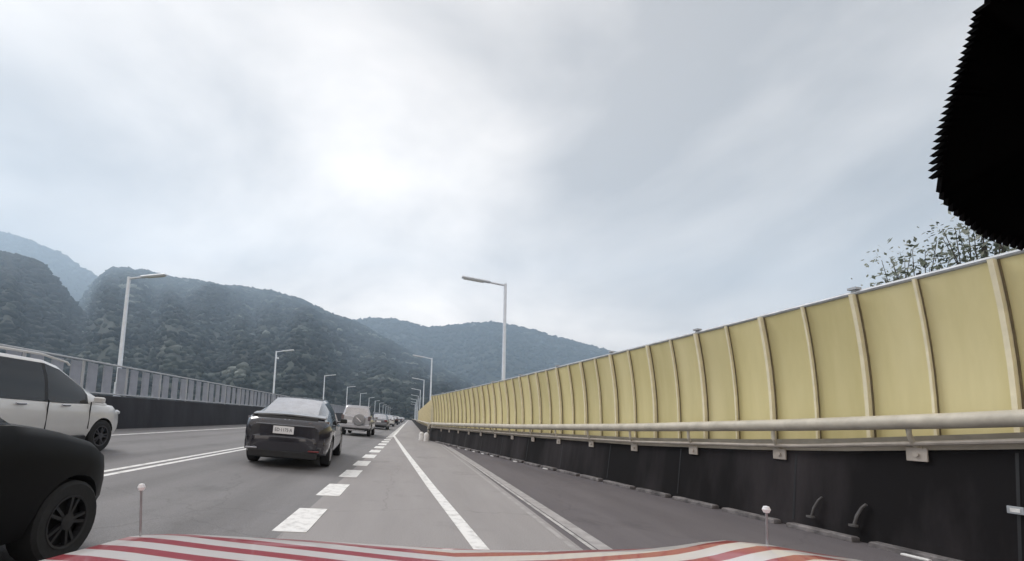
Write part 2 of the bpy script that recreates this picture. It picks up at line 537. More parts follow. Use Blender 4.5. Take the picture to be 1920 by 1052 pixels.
yy = [-4, 3, 8, 15, 25, 40, 80, 160, 320, ROAD_END - 5]
strip('double_line', [(-4.80, y) for y in yy], 0.12, 0.004, M_PAINT, road_o)
strip('double_line', [(-5.05, y) for y in yy], 0.12, 0.004, M_PAINT, road_o)
strip('edge_line', [(-9.25, y) for y in yy], 0.15, 0.004, M_PAINT, road_o)
strip('edge_line', [(1.06, -1), (0.75, 4.3), (0.44, 8.1), (-0.13, 16), (-1.15, 31)], 0.16, 0.004, M_PAINT, ramp_o)
strip('edge_line', [(-1.08, 30.6), (-1.08, 80), (-1.08, 200), (-1.08, ROAD_END - 5)], 0.17, 0.0045, M_PAINT, ramp_o)
dash_me = None
for k in range(44):
    y = 3.12 + k * 2.12
    if dash_me is None:
        d = MB()
        d.box((0, 0, 0.0), (0.37, 1.16, 0.006))
        dash_me = d.mesh('lane_dash', M_PAINT)
    o = link('lane_dash', dash_me, road_o, (-1.235, y, 0.004))
# longitudinal joint between the ramp lane and the darker shoulder
strip('joint_strip', [(1.93, 1), (1.91, 5), (1.86, 11), (1.80, 16), (1.72, 21)], 0.05, 0.006, M_PAINT_DULL, sh_o)
strip('joint_strip', [(2.06, 1), (2.04, 5), (1.98, 11), (1.92, 16), (1.84, 20)], 0.16, 0.003, M_SEAM, sh_o)
strip('joint_strip', [(1.74, 1), (1.72, 5), (1.68, 11), (1.62, 16), (1.56, 21)], 0.06, 0.003, M_SEAM, ramp_o)


# ------------------------------------------------------------------ right-hand parapet, rail and noise barrier
def rise(y):                       # the ramp's parapet climbs a little towards us
    if y >= KINK_Y: return 0.0
    t = (KINK_Y - y) / (KINK_Y - 3.0)
    return 0.30 * t ** 1.6


def par_top(y):
    return float(np.interp(y, [1, 2.5, 4.05, 5.93, 8.9, 14, 23], [1.52, 1.36, 1.19, 1.01, 0.88, 0.80, 0.74]))


def rail_z(y):
    return float(np.interp(y, [1, 2.5, 4.05, 5.93, 8.9, 14, 23], [1.72, 1.60, 1.47, 1.37, 1.25, 1.12, 1.01]))


def top_z(y):
    return 2.62 + rise(y) * 1.6 if y < KINK_Y else 2.62


def wpt(y, out, z):                # point of the wall at distance y, `out` metres towards the road
    return Vector((wall_x(y), y, z)) + WN * out


YS = list(np.linspace(-4.0, KINK_Y, 26))
FAR = [KINK_Y, 34, 50, 80, 130, 220, 360, ROAD_END]


def sweep(prof_fn, ylist, far=False):
    """loft of a wall section; prof_fn(y) -> [(out, z)]"""
    rows = []
    for y in ylist:
        if far:
            rows.append([Vector((1.28 - o_, y, z)) for o_, z in prof_fn(y)])
        else:
            rows.append([wpt(y, o_, z) for o_, z in prof_fn(y)])
    b = MB().grid(rows, close=True)
    n = len(rows[0]); last = (len(rows) - 1) * n
    b.f.append(tuple(range(n))); b.mi.append(0)
    b.f.append(tuple(last + i for i in reversed(range(n)))); b.mi.append(0)
    return b


par = empty('parapet', (wall_x(6), 6, 0))
tag(par, 'dark stained concrete parapet at the foot of the yellow barrier on the right', 'parapet')


def local(o, root):                # keep world position when parenting
    o.parent = root
    o.matrix_parent_inverse = Matrix.Translation(root.location).inverted()
    return o


def par_prof(y):
    t = par_top(y)
    return [(0.14, -0.05), (0.11, 0.16), (0.02, t - 0.03), (0.0, t), (-0.30, t), (-0.30, -0.05)]


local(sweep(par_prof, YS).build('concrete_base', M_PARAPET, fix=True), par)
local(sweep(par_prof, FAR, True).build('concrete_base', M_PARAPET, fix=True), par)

yj = 2.2
while yj < KINK_Y - 1:
    rows = [[wpt(yj - 0.011, o_ + 0.004, z), wpt(yj + 0.011, o_ + 0.004, z)] for o_, z in
            [(0.14 - 0.03 * (0.10 / 0.16), 0.09), (0.11, 0.16), (0.02, par_top(yj) - 0.03)]]
    j = MB().grid(rows).build('casting_joint', M_TRIM, fix=True)
    local(j, par)
    yj += 1.9
# kerb stones with drain gaps at the parapet foot
kerb = empty('drain_kerb', (wall_x(6) - 0.3, 6, 0))
tag(kerb, 'row of low pale kerb stones with dark drain gaps along the dark parapet', 'kerb')
y = 1.6
while y < KINK_Y - 2:
    L = 0.78 + 0.1 * math.sin(y * 3.1)
    b = MB()
    c = wpt(y + L / 2, 0.235, 0.0); c.z = 0.035 + 0.012 * math.sin(y * 7)
    b.box(c, (0.13, L, 0.07), rz=math.atan(0.212), ch=0.014)
    local(b.build('kerb_stone', M_KERB), kerb)
    if int(y * 10) % 3 == 0:
        q = MB()
        c2 = wpt(y + L / 2, 0.34, 0.012)
        q.box(c2, (0.05, 0.22, 0.024), rz=math.atan(0.212), ch=0.006)
        local(q.build('reflector', M_PAINT), kerb)
    y += L + 0.14

# noise barrier: thin plinth, steel posts, single acrylic panels, a capping rail
nb = empty('noise_barrier', (wall_x(6), 6, 0))
tag(nb, 'tall yellow translucent noise barrier of curved panels on the right-hand parapet', 'noise barrier')


def curve_out(t):                  # barrier leans over the road towards its top
    return -0.14 + 0.30 * max(0.0, t - 0.25) ** 2


PITCHW = 0.575
npan = int((KINK_Y + 1.2) / PITCHW * 1.0)
ycur = KINK_Y
bar_pts = []
while ycur > -2.5:
    bar_pts.append(ycur)
    ycur -= PITCHW * WD.y
SEG = [0, 0.15, 0.3, 0.45, 0.6, 0.75, 0.88, 1.0]


def post_pts(y, extra=0.0):
    z0, z1 = par_top(y) + 0.002, top_z(y)
    return [wpt(y, curve_out(t) + extra, z0 + (z1 - z0) * t) for t in SEG]


for i, y in enumerate(bar_pts):
    big = i % 2 == 0
    b = MB()
    wd, dp = (0.038, 0.07) if big else (0.023, 0.05)
    rows = []
    for p in post_pts(y, 0.006):
        rows.append([p - WD * wd / 2, p - WD * wd / 2 + WN * dp, p + WD * wd / 2 + WN * dp, p + WD * wd / 2])
    b.grid(rows, close=True)
    b.f.append((len(rows) * 4 - 4, len(rows) * 4 - 3, len(rows) * 4 - 2, len(rows) * 4 - 1)); b.mi.append(0)
    local(b.build('post', M_YPOST, fix=True), nb)
    gk = MB()  # added dark strip on the near side of the post, standing in for its shadow gap
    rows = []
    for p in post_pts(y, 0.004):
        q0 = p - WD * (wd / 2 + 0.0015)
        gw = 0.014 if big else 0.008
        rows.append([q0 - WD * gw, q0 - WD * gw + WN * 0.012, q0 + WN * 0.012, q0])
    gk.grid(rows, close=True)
    local(gk.build('shadow_strip', M_GAPSHADE, fix=True), nb)
    if big:
        c = MB()
        p = post_pts(y)[-1]
        c.box(p + Vector((0, 0, 0.075)), (0.10, 0.09, 0.03), rz=math.atan(0.212))
        c.box(p + Vector((0, 0, 0.045)), (0.04, 0.04, 0.05), rz=math.atan(0.212))
        if i % 4 == 0:
            local(c.build('cap_bracket', M_CAP), nb)
    if i + 1 < len(bar_pts):
        y2 = bar_pts[i + 1]
        P, Q = post_pts(y - 0.006), post_pts(y2 + 0.006)
        jut = random.uniform(-0.012, 0.012)
        rows = []
        for a, c_ in zip(P, Q):
            a = a + WN * (jut * 0.5); c_ = c_ + WN * (-jut * 0.5)
            rows.append([a, c_, c_ - WN * 0.018, a - WN * 0.018])
        b = MB().grid(rows, close=True)
        n4 = len(rows) * 4
        b.f += [(0, 1, 2, 3), (n4 - 1, n4 - 2, n4 - 3, n4 - 4)]; b.mi += [0, 0]
        pn = b.build('panel', M_YEL, smooth=35, fix=True)
        local(pn, nb)
cap_p = [post_pts(y)[-1] + Vector((0, 0, 0.02)) for y in bar_pts]
local(MB().tube(cap_p, 0.028, 8).build('top_rail', M_CAP, smooth=True), nb)
local(sweep(lambda y: [(0.012, par_top(y) + 0.003), (0.012, par_top(y) + 0.16), (-0.09, par_top(y) + 0.16),
                       (-0.09, par_top(y) + 0.003)], YS).build('plinth', M_PLINTH, fix=True), nb)

# the barrier goes on, greyer, beyond the ramp nose
nbf = empty('noise_barrier', (1.28, 40, 0))
tag(nbf, 'far stretch of the noise barrier beyond the ramp nose, seen end on', 'noise barrier')
yf = KINK_Y + 0.1
for k in range(40):
    L = 1.2
    b = MB(); b.box((1.42, yf + L / 2, (0.725 + 2.55) / 2), (0.02, L - 0.05, 2.55 - 0.725))
    local(b.build('panel', M_YEL if k > 1 else M_LPANEL), nbf)
    b = MB(); b.box((1.40, yf + L, 1.66), (0.07, 0.05, 1.86))
    local(b.build('post', M_YPOST), nbf)
    yf += L

# tubular guard rail on brackets
gr = empty('guard_rail', (wall_x(6), 6, 0.9))
tag(gr, 'thick cream tubular guard rail running along the top of the dark parapet', 'guard rail')
GY = list(np.linspace(-3.5, KINK_Y - 0.8, 40))
tube_pts = [wpt(y, 0.16, rail_z(y)) for y in GY]
endp = [wpt(KINK_Y - 0.45, 0.17, rail_z(25) - 0.03), wpt(KINK_Y - 0.2, 0.18, rail_z(25) - 0.14),
        wpt(KINK_Y - 0.1, 0.20, rail_z(25) - 0.34), wpt(KINK_Y - 0.2, 0.24, 0.5)]
local(MB().tube(tube_pts + endp, 0.082, 12).build('tube', M_RAIL, smooth=True), gr)
low_pts = [wpt(y, 0.10, par_top(y) + 0.075) for y in GY]
local(MB().tube(low_pts, 0.026, 8).build('lower_tube', M_RAILG, smooth=True), gr)
y = 3.35
while y < KINK_Y - 1:
    t, rz_ = par_top(y), rail_z(y)
    b = MB()
    a = math.atan(0.212)
    path = [wpt(y, -0.10, t + 0.02), wpt(y, 0.02, t + 0.03), wpt(y, 0.10, t + 0.07), wpt(y, 0.15, t + 0.16),
            wpt(y, 0.16, rz_ - 0.06)]
    b.tube(path, 0.024, 8)
    br = b.build('bracket', M_RAIL, smooth=True); local(br, gr)
    p = MB(); p.box(wpt(y, 0.055, t - 0.045) , (0.02, 0.17, 0.15), rz=a, ch=0.006)
    p.lathe([(0.0, 0.0), (0.026, 0.0), (0.026, 0.024), (0.0, 0.024)], 'X', (0, 0, 0), 10)
    for i in range(len(p.v) - 40, len(p.v)):
        q = Vector(p.v[i]); p.v[i] = tuple(wpt(y, 0.062 + q.x, t - 0.045 + q.z) + WD * q.y)
    local(p.build('base_plate', M_RAILG), gr)
    y += 1.42
grf = empty('guard_rail', (1.1, 40, 0.9))
tag(grf, 'far length of cream guard rail continuing past the ramp nose', 'guard rail')
local(MB().tube([(1.18, KINK_Y + 0.6 + i * 12, 0.98) for i in range(30)], 0.07, 8).build('tube', M_RAIL, smooth=True), grf)
for i in range(24):
    b = MB(); b.box((1.22, KINK_Y + 1.2 + i * 2.4, 0.83), (0.05, 0.06, 0.24))
    local(b.build('bracket', M_RAIL), grf)

# two rounded white end caps at the ramp nose
for k, (ox, oy) in enumerate(((0.50, -0.9), (0.66, -0.35))):
    p = wpt(KINK_Y + oy, ox, 0.0)
    b = MB()
    b.lathe([(0.0, 0.0), (0.17, 0.0), (0.17, 0.06), (0.155, 0.10), (0.16, 0.34), (0.13, 0.44), (0.06, 0.49), (0.0, 0.50)], 'Z', p, 16)
    tag(b.build('marker_drum', M_PAINT, smooth=True),
        ['white round-topped marker drum nearer of the two at the barrier nose',
         'white round-topped marker drum behind the other at the barrier nose'][k], 'drum', 'marker drums at the ramp nose')

# small fittings on the dark parapet near us
for k, (px, py) in enumerate(((1606, 965), (1528, 958))):
    yb = 5.3 if k == 0 else 5.75  # the second, thinner hook is added as a ghost double of the first
    q = MB()
    z0 = 0.18
    pts = [wpt(yb, 0.17, z0), wpt(yb - 0.02, 0.15, z0 + 0.12), wpt(yb - 0.06, 0.13, z0 + 0.22), wpt(yb - 0.10, 0.12, z0 + 0.27)]
    q.tube(pts, 0.012 if k else 0.016, 8)
    q.lathe([(0.0, -0.01), (0.045, -0.01), (0.045, 0.012), (0.0, 0.012)], 'Z', wpt(yb, 0.18, z0), 10)
    tag(q.build('drain_hook_or_added_double', M_HOOK, smooth=True),
        ['bent grey steel hook on the dark parapet, the nearer brighter one',
         'thin bent grey hook on the dark parapet, an added double image of the nearer one'][k], 'hook', 'bent hooks on the parapet')
q = empty('wall_marker', wpt(4.10, 0.115, 0.62), (0, 0, math.atan(0.212)))
tag(q, 'small pale rectangular marker plate on the dark parapet at the right edge', 'marker plate')
MB().box((0, 0, 0), (0.012, 0.10, 0.07), ch=0.003).build('plate', M_CAP, q)
MB().box((-0.008, 0, 0), (0.006, 0.06, 0.035)).build('reflector', M_PAINT, q)

# ------------------------------------------------------------------ left-hand parapet and slatted screen
XL = -10.9
zl = road_z(XL)
lp = empty('parapet', (XL, 20, zl))
tag(lp, 'dark sooty concrete parapet along the left edge of the carriageway', 'parapet')
b = MB()
for y0, y1 in ((2, 30), (30, 90), (90, 250), (250, ROAD_END)):
    b.grid([[(XL + 0.12, yv, zl - 0.02), (XL + 0.04, yv, zl + 1.17), (XL, yv, zl + 1.20), (XL - 0.25, yv, zl + 1.20), (XL - 0.25, yv, zl - 0.5)]
            for yv in (y0, y1)])
local(b.build('concrete_base', M_PARAPET_L), lp)
ls = empty('screen_fence', (XL, 20, zl + 1.2))
tag(ls, 'left-hand screen of pale upright frosted slats with dark gaps on the parapet', 'fence')
sl = MB(); sl.box((0, 0, 0.53), (0.03, 0.44, 1.02), ch=0.006); sl_me = sl.mesh('slat', M_LPANEL)
pm = MB(); pm.box((0, 0, 0.58), (0.07, 0.05, 1.16)); pm_me = pm.mesh('post', M_LRAIL)
for k in range(190):
    yv = 8.0 + k * 0.74
    link('slat', sl_me, ls, (-0.10, yv - 20, 0.03 + 0.004 * math.sin(k * 5)))
    if k % 3 == 0:
        link('post', pm_me, ls, (-0.14, yv - 20 - 0.37, 0.002))
for zz, rr in ((1.13, 0.032), (0.06, 0.03)):
    MB().tube([(-0.07, -18 + i * 18, zz) for i in range(34)], rr, 8).build('rail', M_LRAIL, ls, smooth=True)
far = MB()
for k in range(190, 420):
    far.box((-0.10, 8.0 + k * 0.74 - 20, 0.56), (0.03, 0.44, 1.02))
tag(far.build('slat', M_LPANEL, ls), kind='stuff')


# ------------------------------------------------------------------ street lamps
def lamp_meshes(H, arm, tiltup):
    p = MB()
    p.tube([(0, 0, 0), (0, 0, 0.02)], 0.15, 8)
    p.tube([(0, 0, 0.02), (0, 0, H)], [0.085, 0.06], 10)
    p.tube([(0, 0, 0.02), (0, 0, 0.55)], 0.115, 10)
    a = MB()
    a.tube([(0.04, 0, H - 0.06), (arm * 0.35, 0, H - 0.06 + tiltup * 0.35)], 0.042, 8)
    h = MB()
    x0, x1 = arm * 0.35 - 0.02, arm
    ang = math.atan2(tiltup, arm)
    h.box(((x0 + x1) / 2, 0, H - 0.05 + tiltup * 0.68), (x1 - x0, 0.20, 0.07), M=Matrix.Rotation(-ang, 3, 'Y'), ch=0.02)
    l = MB()
    l.box(((x0 + x1) / 2 + 0.1, 0, H - 0.092 + tiltup * 0.68), ((x1 - x0) * 0.7, 0.15, 0.012), M=Matrix.Rotation(-ang, 3, 'Y'))
    return [('pole', p.mesh('pole', M_LAMP, True)), ('arm', a.mesh('arm', M_LAMP, True)),
            ('lamp_head', h.mesh('lamp_head', M_LAMP)), ('lens', l.mesh('lens', M_LENS))]


def place_lamp(parts, loc, flip, label, group):
    r = empty('street_lamp', loc, (0, 0, PI if flip else 0))
    tag(r, label, 'street lamp', group)
    for n_, me in parts:
        link(n_, me, r)
    return r


ORD = ['nearest', 'second nearest', 'third nearest', 'fourth nearest', 'fifth nearest', 'sixth nearest', 'seventh nearest',
       'eighth nearest', 'ninth nearest', 'tenth nearest', 'eleventh nearest', 'twelfth nearest']
left_parts = lamp_meshes(4.75, 1.45, 0.20)
Lz = zl + 1.20
for k in range(12):
    yv = 16.5 if k == 0 else 15.0 + 20.2 * k
    lab = ('tall pale single-arm street lamp on the left parapet beside the white car' if k == 0 else
           'pale street lamp with a small camera box on its pole above the dark hatchback' if k == 1 else
           f'pale street lamp on the left parapet, {ORD[k]} of the left-hand row')
    o = place_lamp(left_parts, (XL - 0.45, yv, Lz - 0.0), False, lab, 'street lamps along the left parapet')
    bk = MB(); bk.box((0.10, 0, -0.20), (0.42, 0.22, 0.38)); bk.build('bracket', M_LAMP, o)
    if k == 1:
        cb = MB(); cb.box((0.13, -0.06, 4.15), (0.24, 0.14, 0.13), ch=0.02)
        cb.box((0.05, 0, 4.3), (0.06, 0.06, 0.22)); cb.build('camera_box', M_LAMP, o)
right_parts = lamp_meshes(6.85, 1.75, 0.26)
for k in range(8):
    yv = 16.6 + 21.6 * k
    xv = wall_x(yv) + 0.42 if k == 0 else 1.75
    lab = ('tall pale street lamp rising from behind the yellow barrier on the right' if k == 0 else
           f'pale street lamp on the right beyond the barrier nose, {ORD[k]} of the right-hand row')
    o = place_lamp(right_parts, (xv, yv, -0.1), True, lab, 'street lamps along the right-hand barrier')
    bk = MB(); bk.box((0.0, 0, -0.35), (0.5, 0.5, 0.5)); bk.build('footing', M_KERB, o)


# ------------------------------------------------------------------ vehicles
def wheel(parent, c, r, w, side, rim_m):
    root = link('wheel', None, parent)
    t = MB()
    t.lathe([(r * 0.62, -w / 2 + 0.01), (r * 0.90, -w / 2), (r * 0.985, -w / 2 + 0.02), (r, -w / 4), (r, w / 4),
             (r * 0.985, w / 2 - 0.02), (r * 0.90, w / 2), (r * 0.62, w / 2 - 0.01)], 'X', (0, 0, 0), 28)
    rm = MB()
    s = side
    rm.lathe([(r * 0.64, s * (w / 2 - 0.005)), (r * 0.58, s * (w / 2 - 0.01)), (r * 0.56, s * (w / 2 - 0.06))], 'X', (0, 0, 0), 28)
    rm.lathe([(r * 0.2, s * (w / 2 - 0.01)), (0.001, s * (w / 2 - 0.005))], 'X', (0, 0, 0), 16)
    for k in range(10):
        a = 2 * PI * k / 10 + (0.13 if k % 2 else -0.13) + 0.3
        M_ = Matrix.Rotation(a, 3, 'X')
        rm.box(M_ @ Vector((s * (w / 2 - 0.03), r * 0.36, 0)), (0.03, r * 0.5, r * 0.075), M=M_)
    rm.lathe([(0.001, s * (w / 2 - 0.08)), (r * 0.6, s * (w / 2 - 0.08))], 'X', (0, 0, 0), 20, mi=1)
    o = root
    o.location = c
    a = t.build('tyre', M_TYRE, o, smooth=True)
    b_ = rm.build('rim', [rim_m, M_WELL], o)
    return o


_cars = []


def text_mesh(txt, size, m):
    cu = bpy.data.curves.new('plate_text', 'FONT')
    cu.body = txt; cu.size = size; cu.align_x = 'CENTER'; cu.align_y = 'CENTER'
    cu.extrude = 0.001
    ob = bpy.data.objects.new('plate_text', cu)
    COL.objects.link(ob)
    dg = bpy.context.evaluated_depsgraph_get()
    me = bpy.data.meshes.new_from_object(ob.evaluated_get(dg))
    bpy.data.objects.remove(ob); bpy.data.curves.remove(cu)
    me.materials.clear(); me.materials.append(m)
    return me


def car(name, label, cat, loc, paint, deck, widths, zbot, cabin, wheels, wr=0.34, group=None, rz=0.0, rear=None,
        rim=None, glass=None, rearglass=None, full=True, roof_paint=None, mirrors=None):
    """deck: [(y, z)] top line of the lower body from tail to nose; widths: [(y, half width)];
    cabin: stations (y, ztop, half roof width, half base width, zbase, side tag, top tag)"""
    root = empty(name, loc, (0, math.atan(SLOPE) if loc[0] < XLEFT else 0, rz))
    tag(root, label, cat, group)
    ysd = np.array([d[0] for d in deck]); zsd = np.array([d[1] for d in deck])
    wy = np.array([d[0] for d in widths]); wx = np.array([d[1] for d in widths])
    y0, y1 = ysd[0], ysd[-1]
    st = sorted(set(list(np.linspace(y0, y1, 22 if full else 14)) + [y0 + 0.05, y1 - 0.06] + list(ysd)))
    rows = []
    for y in st:
        zt = float(np.interp(y, ysd, zsd)); w = float(np.interp(y, wy, wx))
        e = min(y - y0, y1 - y)
        zb_ = zbot + 0.12 * max(0.0, 1 - e / 0.35)
        h = zt - zb_
        half = [(0, zb_), (w * 0.75, zb_), (w * 0.93, zb_ + 0.05), (w * 0.985, zb_ + 0.25 * h), (w, zb_ + 0.52 * h),
                (w * 0.99, zb_ + 0.72 * h), (w * 0.965, zb_ + 0.90 * h), (w * 0.90, zt - 0.02), (w * 0.72, zt + 0.002),
                (w * 0.4, zt + 0.016), (0, zt + 0.022)]
        ring = [(x, y, z) for x, z in half] + [(-x, y, z) for x, z in half[-2:0:-1]]
        rows.append(ring)
    b = MB().grid(rows, close=True)
    n = len(rows[0]); last = (len(rows) - 1) * n
    b.f.append(tuple(range(n))); b.mi.append(0)
    b.f.append(tuple(last + i for i in reversed(range(n)))); b.mi.append(0)
    body = b.build('body', [M_BODY[paint], M_WELL], root, smooth=38, fix=True)
    # wheel arches cut through
    cut = MB()
    wmax = max(wx)
    for yw in wheels:
        for sgn in (-1, 1):
            k0 = len(cut.f)
            xa, xb = sgn * (wmax - 0.30), sgn * (wmax + 0.2)
            cut.lathe([(0.0005, min(xa, xb)), (wr * 1.13, min(xa, xb)), (wr * 1.13, max(xa, xb)), (0.0005, max(xa, xb))], 'X',
                      (0, yw, wr), 28, mi=1)
    cme = cut.build('cutter', [M_BODY[paint], M_WELL], root, fix=True)
    md = body.modifiers.new('arches', 'BOOLEAN'); md.object = cme; md.operation = 'DIFFERENCE'; md.solver = 'EXACT'
    bpy.context.view_layer.update()
    dg = bpy.context.evaluated_depsgraph_get()
    nm = bpy.data.meshes.new_from_object(body.evaluated_get(dg))
    body.modifiers.clear()
    old = body.data
    if len(nm.polygons) > 20:
        body.data = nm
        body.data.name = 'body'
    bpy.data.objects.remove(cme)
    # cabin
    glass = glass or M_GLASS
    rearglass = rearglass or glass
    rows = []
    for (y, zt, wr_, wb_, zb_, sg, tg) in cabin:
        zr = max(zb_ + 0.002, zt - 0.085)
        zm = zb_ + 0.55 * (zr - zb_)
        half = [(wb_, zb_ - 0.04), (wb_ + (wr_ - wb_) * 0.42 + 0.012, zm), (wr_, zr), (wr_ * 0.90, zt - 0.022), (wr_ * 0.5, zt - 0.004), (0, zt)]
        rows.append([(-x, y, z) for x, z in half] + [(x, y, z) for x, z in half[-2::-1]])
    parts = {}
    m = len(rows[0])
    for i in range(len(rows) - 1):
        sg, tg = cabin[i][5], cabin[i][6]
        for k in range(m - 1):
            if k in (0, 1, m - 3, m - 2): t = sg if sg != 'T' else 'T%s%d' % ('L' if k < 2 else 'R', i)
            elif k in (2, m - 4): t = 'P'
            else: t = tg
            key = t
            if t == 'G': key = ('side_left' if k < 2 else 'side_right') + str(sum(1 for q_ in cabin[:i] if q_[5] != 'G'))
            parts.setdefault(key, []).append((rows[i][k], rows[i][k + 1], rows[i + 1][k + 1], rows[i + 1][k]))
    capn = {'P': ('roof', M_BODY[roof_paint or paint]), 'side_left': ('side_window', glass), 'side_right': ('side_window', glass),
            'W': ('windscreen', glass), 'R': ('rear_window', rearglass), 'T': ('pillar_trim', M_TRIM), 'S': ('sunroof', rearglass)}
    for key, quads in parts.items():
        q = MB()
        for f in quads: q.add(f, [(0, 3, 2, 1)])
        nme, mm = ('side_window', glass) if key.startswith('side_') else capn[key[0]]
        q.build(nme, mm, root, smooth=50, fix=True)
    # wheels
    for yw in wheels:
        for sgn in (-1, 1):
            wheel(root, (sgn * (wmax - 0.13), yw, wr), wr, 0.22, sgn, rim or M_RIM)
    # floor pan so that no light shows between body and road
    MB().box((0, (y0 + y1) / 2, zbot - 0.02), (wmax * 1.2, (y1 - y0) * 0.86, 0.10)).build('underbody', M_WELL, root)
    if mirrors:
        my, mz, mw = mirrors
        for sgn in (-1, 1):
            q = MB(); q.box((sgn * (mw + 0.13), my, mz), (0.19, 0.09, 0.13), ch=0.025)
            q.box((sgn * (mw + 0.02), my + 0.01, mz - 0.05), (0.12, 0.04, 0.03))
            q.build('wing_mirror', M_BODY[paint] if paint != 'charcoal' else M_TRIM, root)
    if rear: rear(root, y0)
    return root


def sbox(name, c, d, m, root, ch=0.01, rz=0.0, M=None):
    return MB().box(c, d, rz=rz, ch=min(ch, min(d) * 0.4), M=M).build(name, m, root)


# --- dark hatch-backed crossover just ahead
def rear_dark(root, y0):
    # rear lip, lamp band, plate, bumper, diffuser
    lip = MB()
    rows = []
    for k in range(13):
        x = -0.80 + 1.6 * k / 12
        z = 1.13 + 0.035 * (1 - (x / 0.8) ** 2); yb = y0 + 0.30 + 0.12 * (x / 0.8) ** 2
        rows.append([(x, yb - 0.10, z - 0.03), (x, yb - 0.10, z), (x, yb + 0.16, z + 0.045), (x, yb + 0.16, z - 0.03)])
    lip.grid(rows, close=True)
    lip.f += [(0, 1, 2, 3), (48, 51, 50, 49)]; lip.mi += [0, 0]
    lip.build('spoiler', M_BODY['grey'], root, fix=True)
    band = MB(); rows = []
    for k in range(13):
        x = -0.66 + 1.32 * k / 12
        yb = y0 + 0.10 + 0.07 * (x / 0.8) ** 2
        rows.append([(x, yb + 0.1, 0.99), (x, yb - 0.012, 0.99), (x, yb + 0.05, 1.115), (x, yb + 0.14, 1.115)])
    band.grid(rows, close=True); band.f += [(0, 1, 2, 3), (48, 51, 50, 49)]; band.mi += [0, 0]
    band.build('tailgate_panel', M_TRIM, root, fix=True)
    for sg in (-1, 1):
        t = MB(); rows = []
        for k in range(9):
            x = sg * (0.48 + 0.42 * k / 8)
            yb = y0 + 0.05 + 0.26 * max(0, (abs(x) - 0.48) / 0.42) ** 1.8
            hh = 0.030 + 0.035 * k / 8
            rows.append([(x, yb + 0.12, 0.965 - hh * 0.4), (x, yb - 0.012, 0.965 - hh * 0.4), (x, yb, 0.965 + hh * 1.5), (x, yb + 0.14, 0.965 + hh * 1.5)])
        t.grid(rows, close=True); t.f += [(0, 1, 2, 3), (32, 35, 34, 33)]; t.mi += [0, 0]
        t.build('tail_light', M_TAILG, root, fix=True)
    sbox('chrome_strip', (0, y0 - 0.012, 0.925), (1.25, 0.03, 0.028), M_BODY['grey'], root)
    for sg, xx in ((1, -0.04), (1, 0.05)):
        sbox('badge', (xx, y0 + 0.085, 1.03), (0.035, 0.02, 0.045), M_CHROME, root)
    pl = sbox('number_plate', (-0.03, y0 - 0.022, 0.815), (0.44, 0.02, 0.165), M_PLATE, root, ch=0.006)
    tm = link('plate_text', text_mesh('ED·1175·A', 0.105, M_INK), pl, (-0.03, y0 - 0.0345, 0.815))
    tm.rotation_euler = (PI / 2, 0, 0)
    tm.scale = (0.80, 1.0, 1.0)
    bp = MB(); rows = []
    for k in range(15):
        x = -0.86 + 1.72 * k / 14
        yb = y0 - 0.06 + 0.18 * abs(x / 0.86) ** 5
        rows.append([(x, yb + 0.14, 0.36), (x, yb + 0.02, 0.36), (x, yb - 0.01, 0.52), (x, yb, 0.66), (x, yb + 0.05, 0.705), (x, yb + 0.16, 0.70)])
    bp.grid(rows, close=True)
    bp.f += [tuple(range(6)), tuple(14 * 6 + i for i in reversed(range(6)))]; bp.mi += [0, 0]
    bp.build('bumper', M_BODY['charcoal'], root, smooth=40, fix=True)
    sbox('diffuser', (0, y0 + 0.05, 0.30), (1.45, 0.20, 0.16), M_TRIM, root, ch=0.02)
    sbox('bumper_reflector', (-0.66, y0 - 0.055, 0.40), (0.24, 0.02, 0.035), M_CHROME, root)
    sbox('bumper_reflector', (0.66, y0 - 0.055, 0.40), (0.24, 0.02, 0.035), M_TAIL, root)


M_TAILG = mat('smoked_lens', (0.12, 0.085, 0.09), 0.12, coat=1.0, var=0.2, scale=20)
L0 = 0.0
car('parked_car'.replace('parked_', 'hatchback_'), 'dark charcoal hatchback with white number plate directly ahead in our lane', 'car',
    (-2.93, 9.35 + 2.37, road_z(-2.93)), 'charcoal',
    [(-2.37, 0.92), (-2.30, 1.02), (-2.05, 1.10), (-1.3, 1.02), (0.0, 0.98), (1.0, 0.99), (1.5, 0.93), (2.1, 0.82), (2.37, 0.62)],
    [(-2.37, 0.74), (-2.28, 0.86), (-2.0, 0.945), (-1.2, 0.965), (0.8, 0.96), (1.8, 0.93), (2.2, 0.84), (2.37, 0.62)],
    0.24,
    [(-2.10, 1.105, 0.70, 0.84, 1.08, 'P', 'R'), (-1.55, 1.36, 0.655, 0.865, 1.04, 'P', 'R'), (-0.95, 1.565, 0.62, 0.875, 1.02, 'G', 'S'),
     (-0.25, 1.625, 0.63, 0.875, 1.01, 'G', 'S'), (0.0, 1.625, 0.63, 0.875, 1.01, 'T', 'S'), (0.08, 1.62, 0.63, 0.875, 1.01, 'G', 'P'),
     (0.45, 1.55, 0.63, 0.87, 1.0, 'G', 'W'), (1.0, 1.27, 0.67, 0.86, 0.99, 'P', 'W'), (1.45, 1.0, 0.76, 0.84, 0.97, 'P', 'W')],
    (-1.45, 1.44), 0.355, rz=R(4.5), rear=rear_dark, rim=M_RIM, rearglass=M_REARG, mirrors=(0.80, 1.06, 0.88))


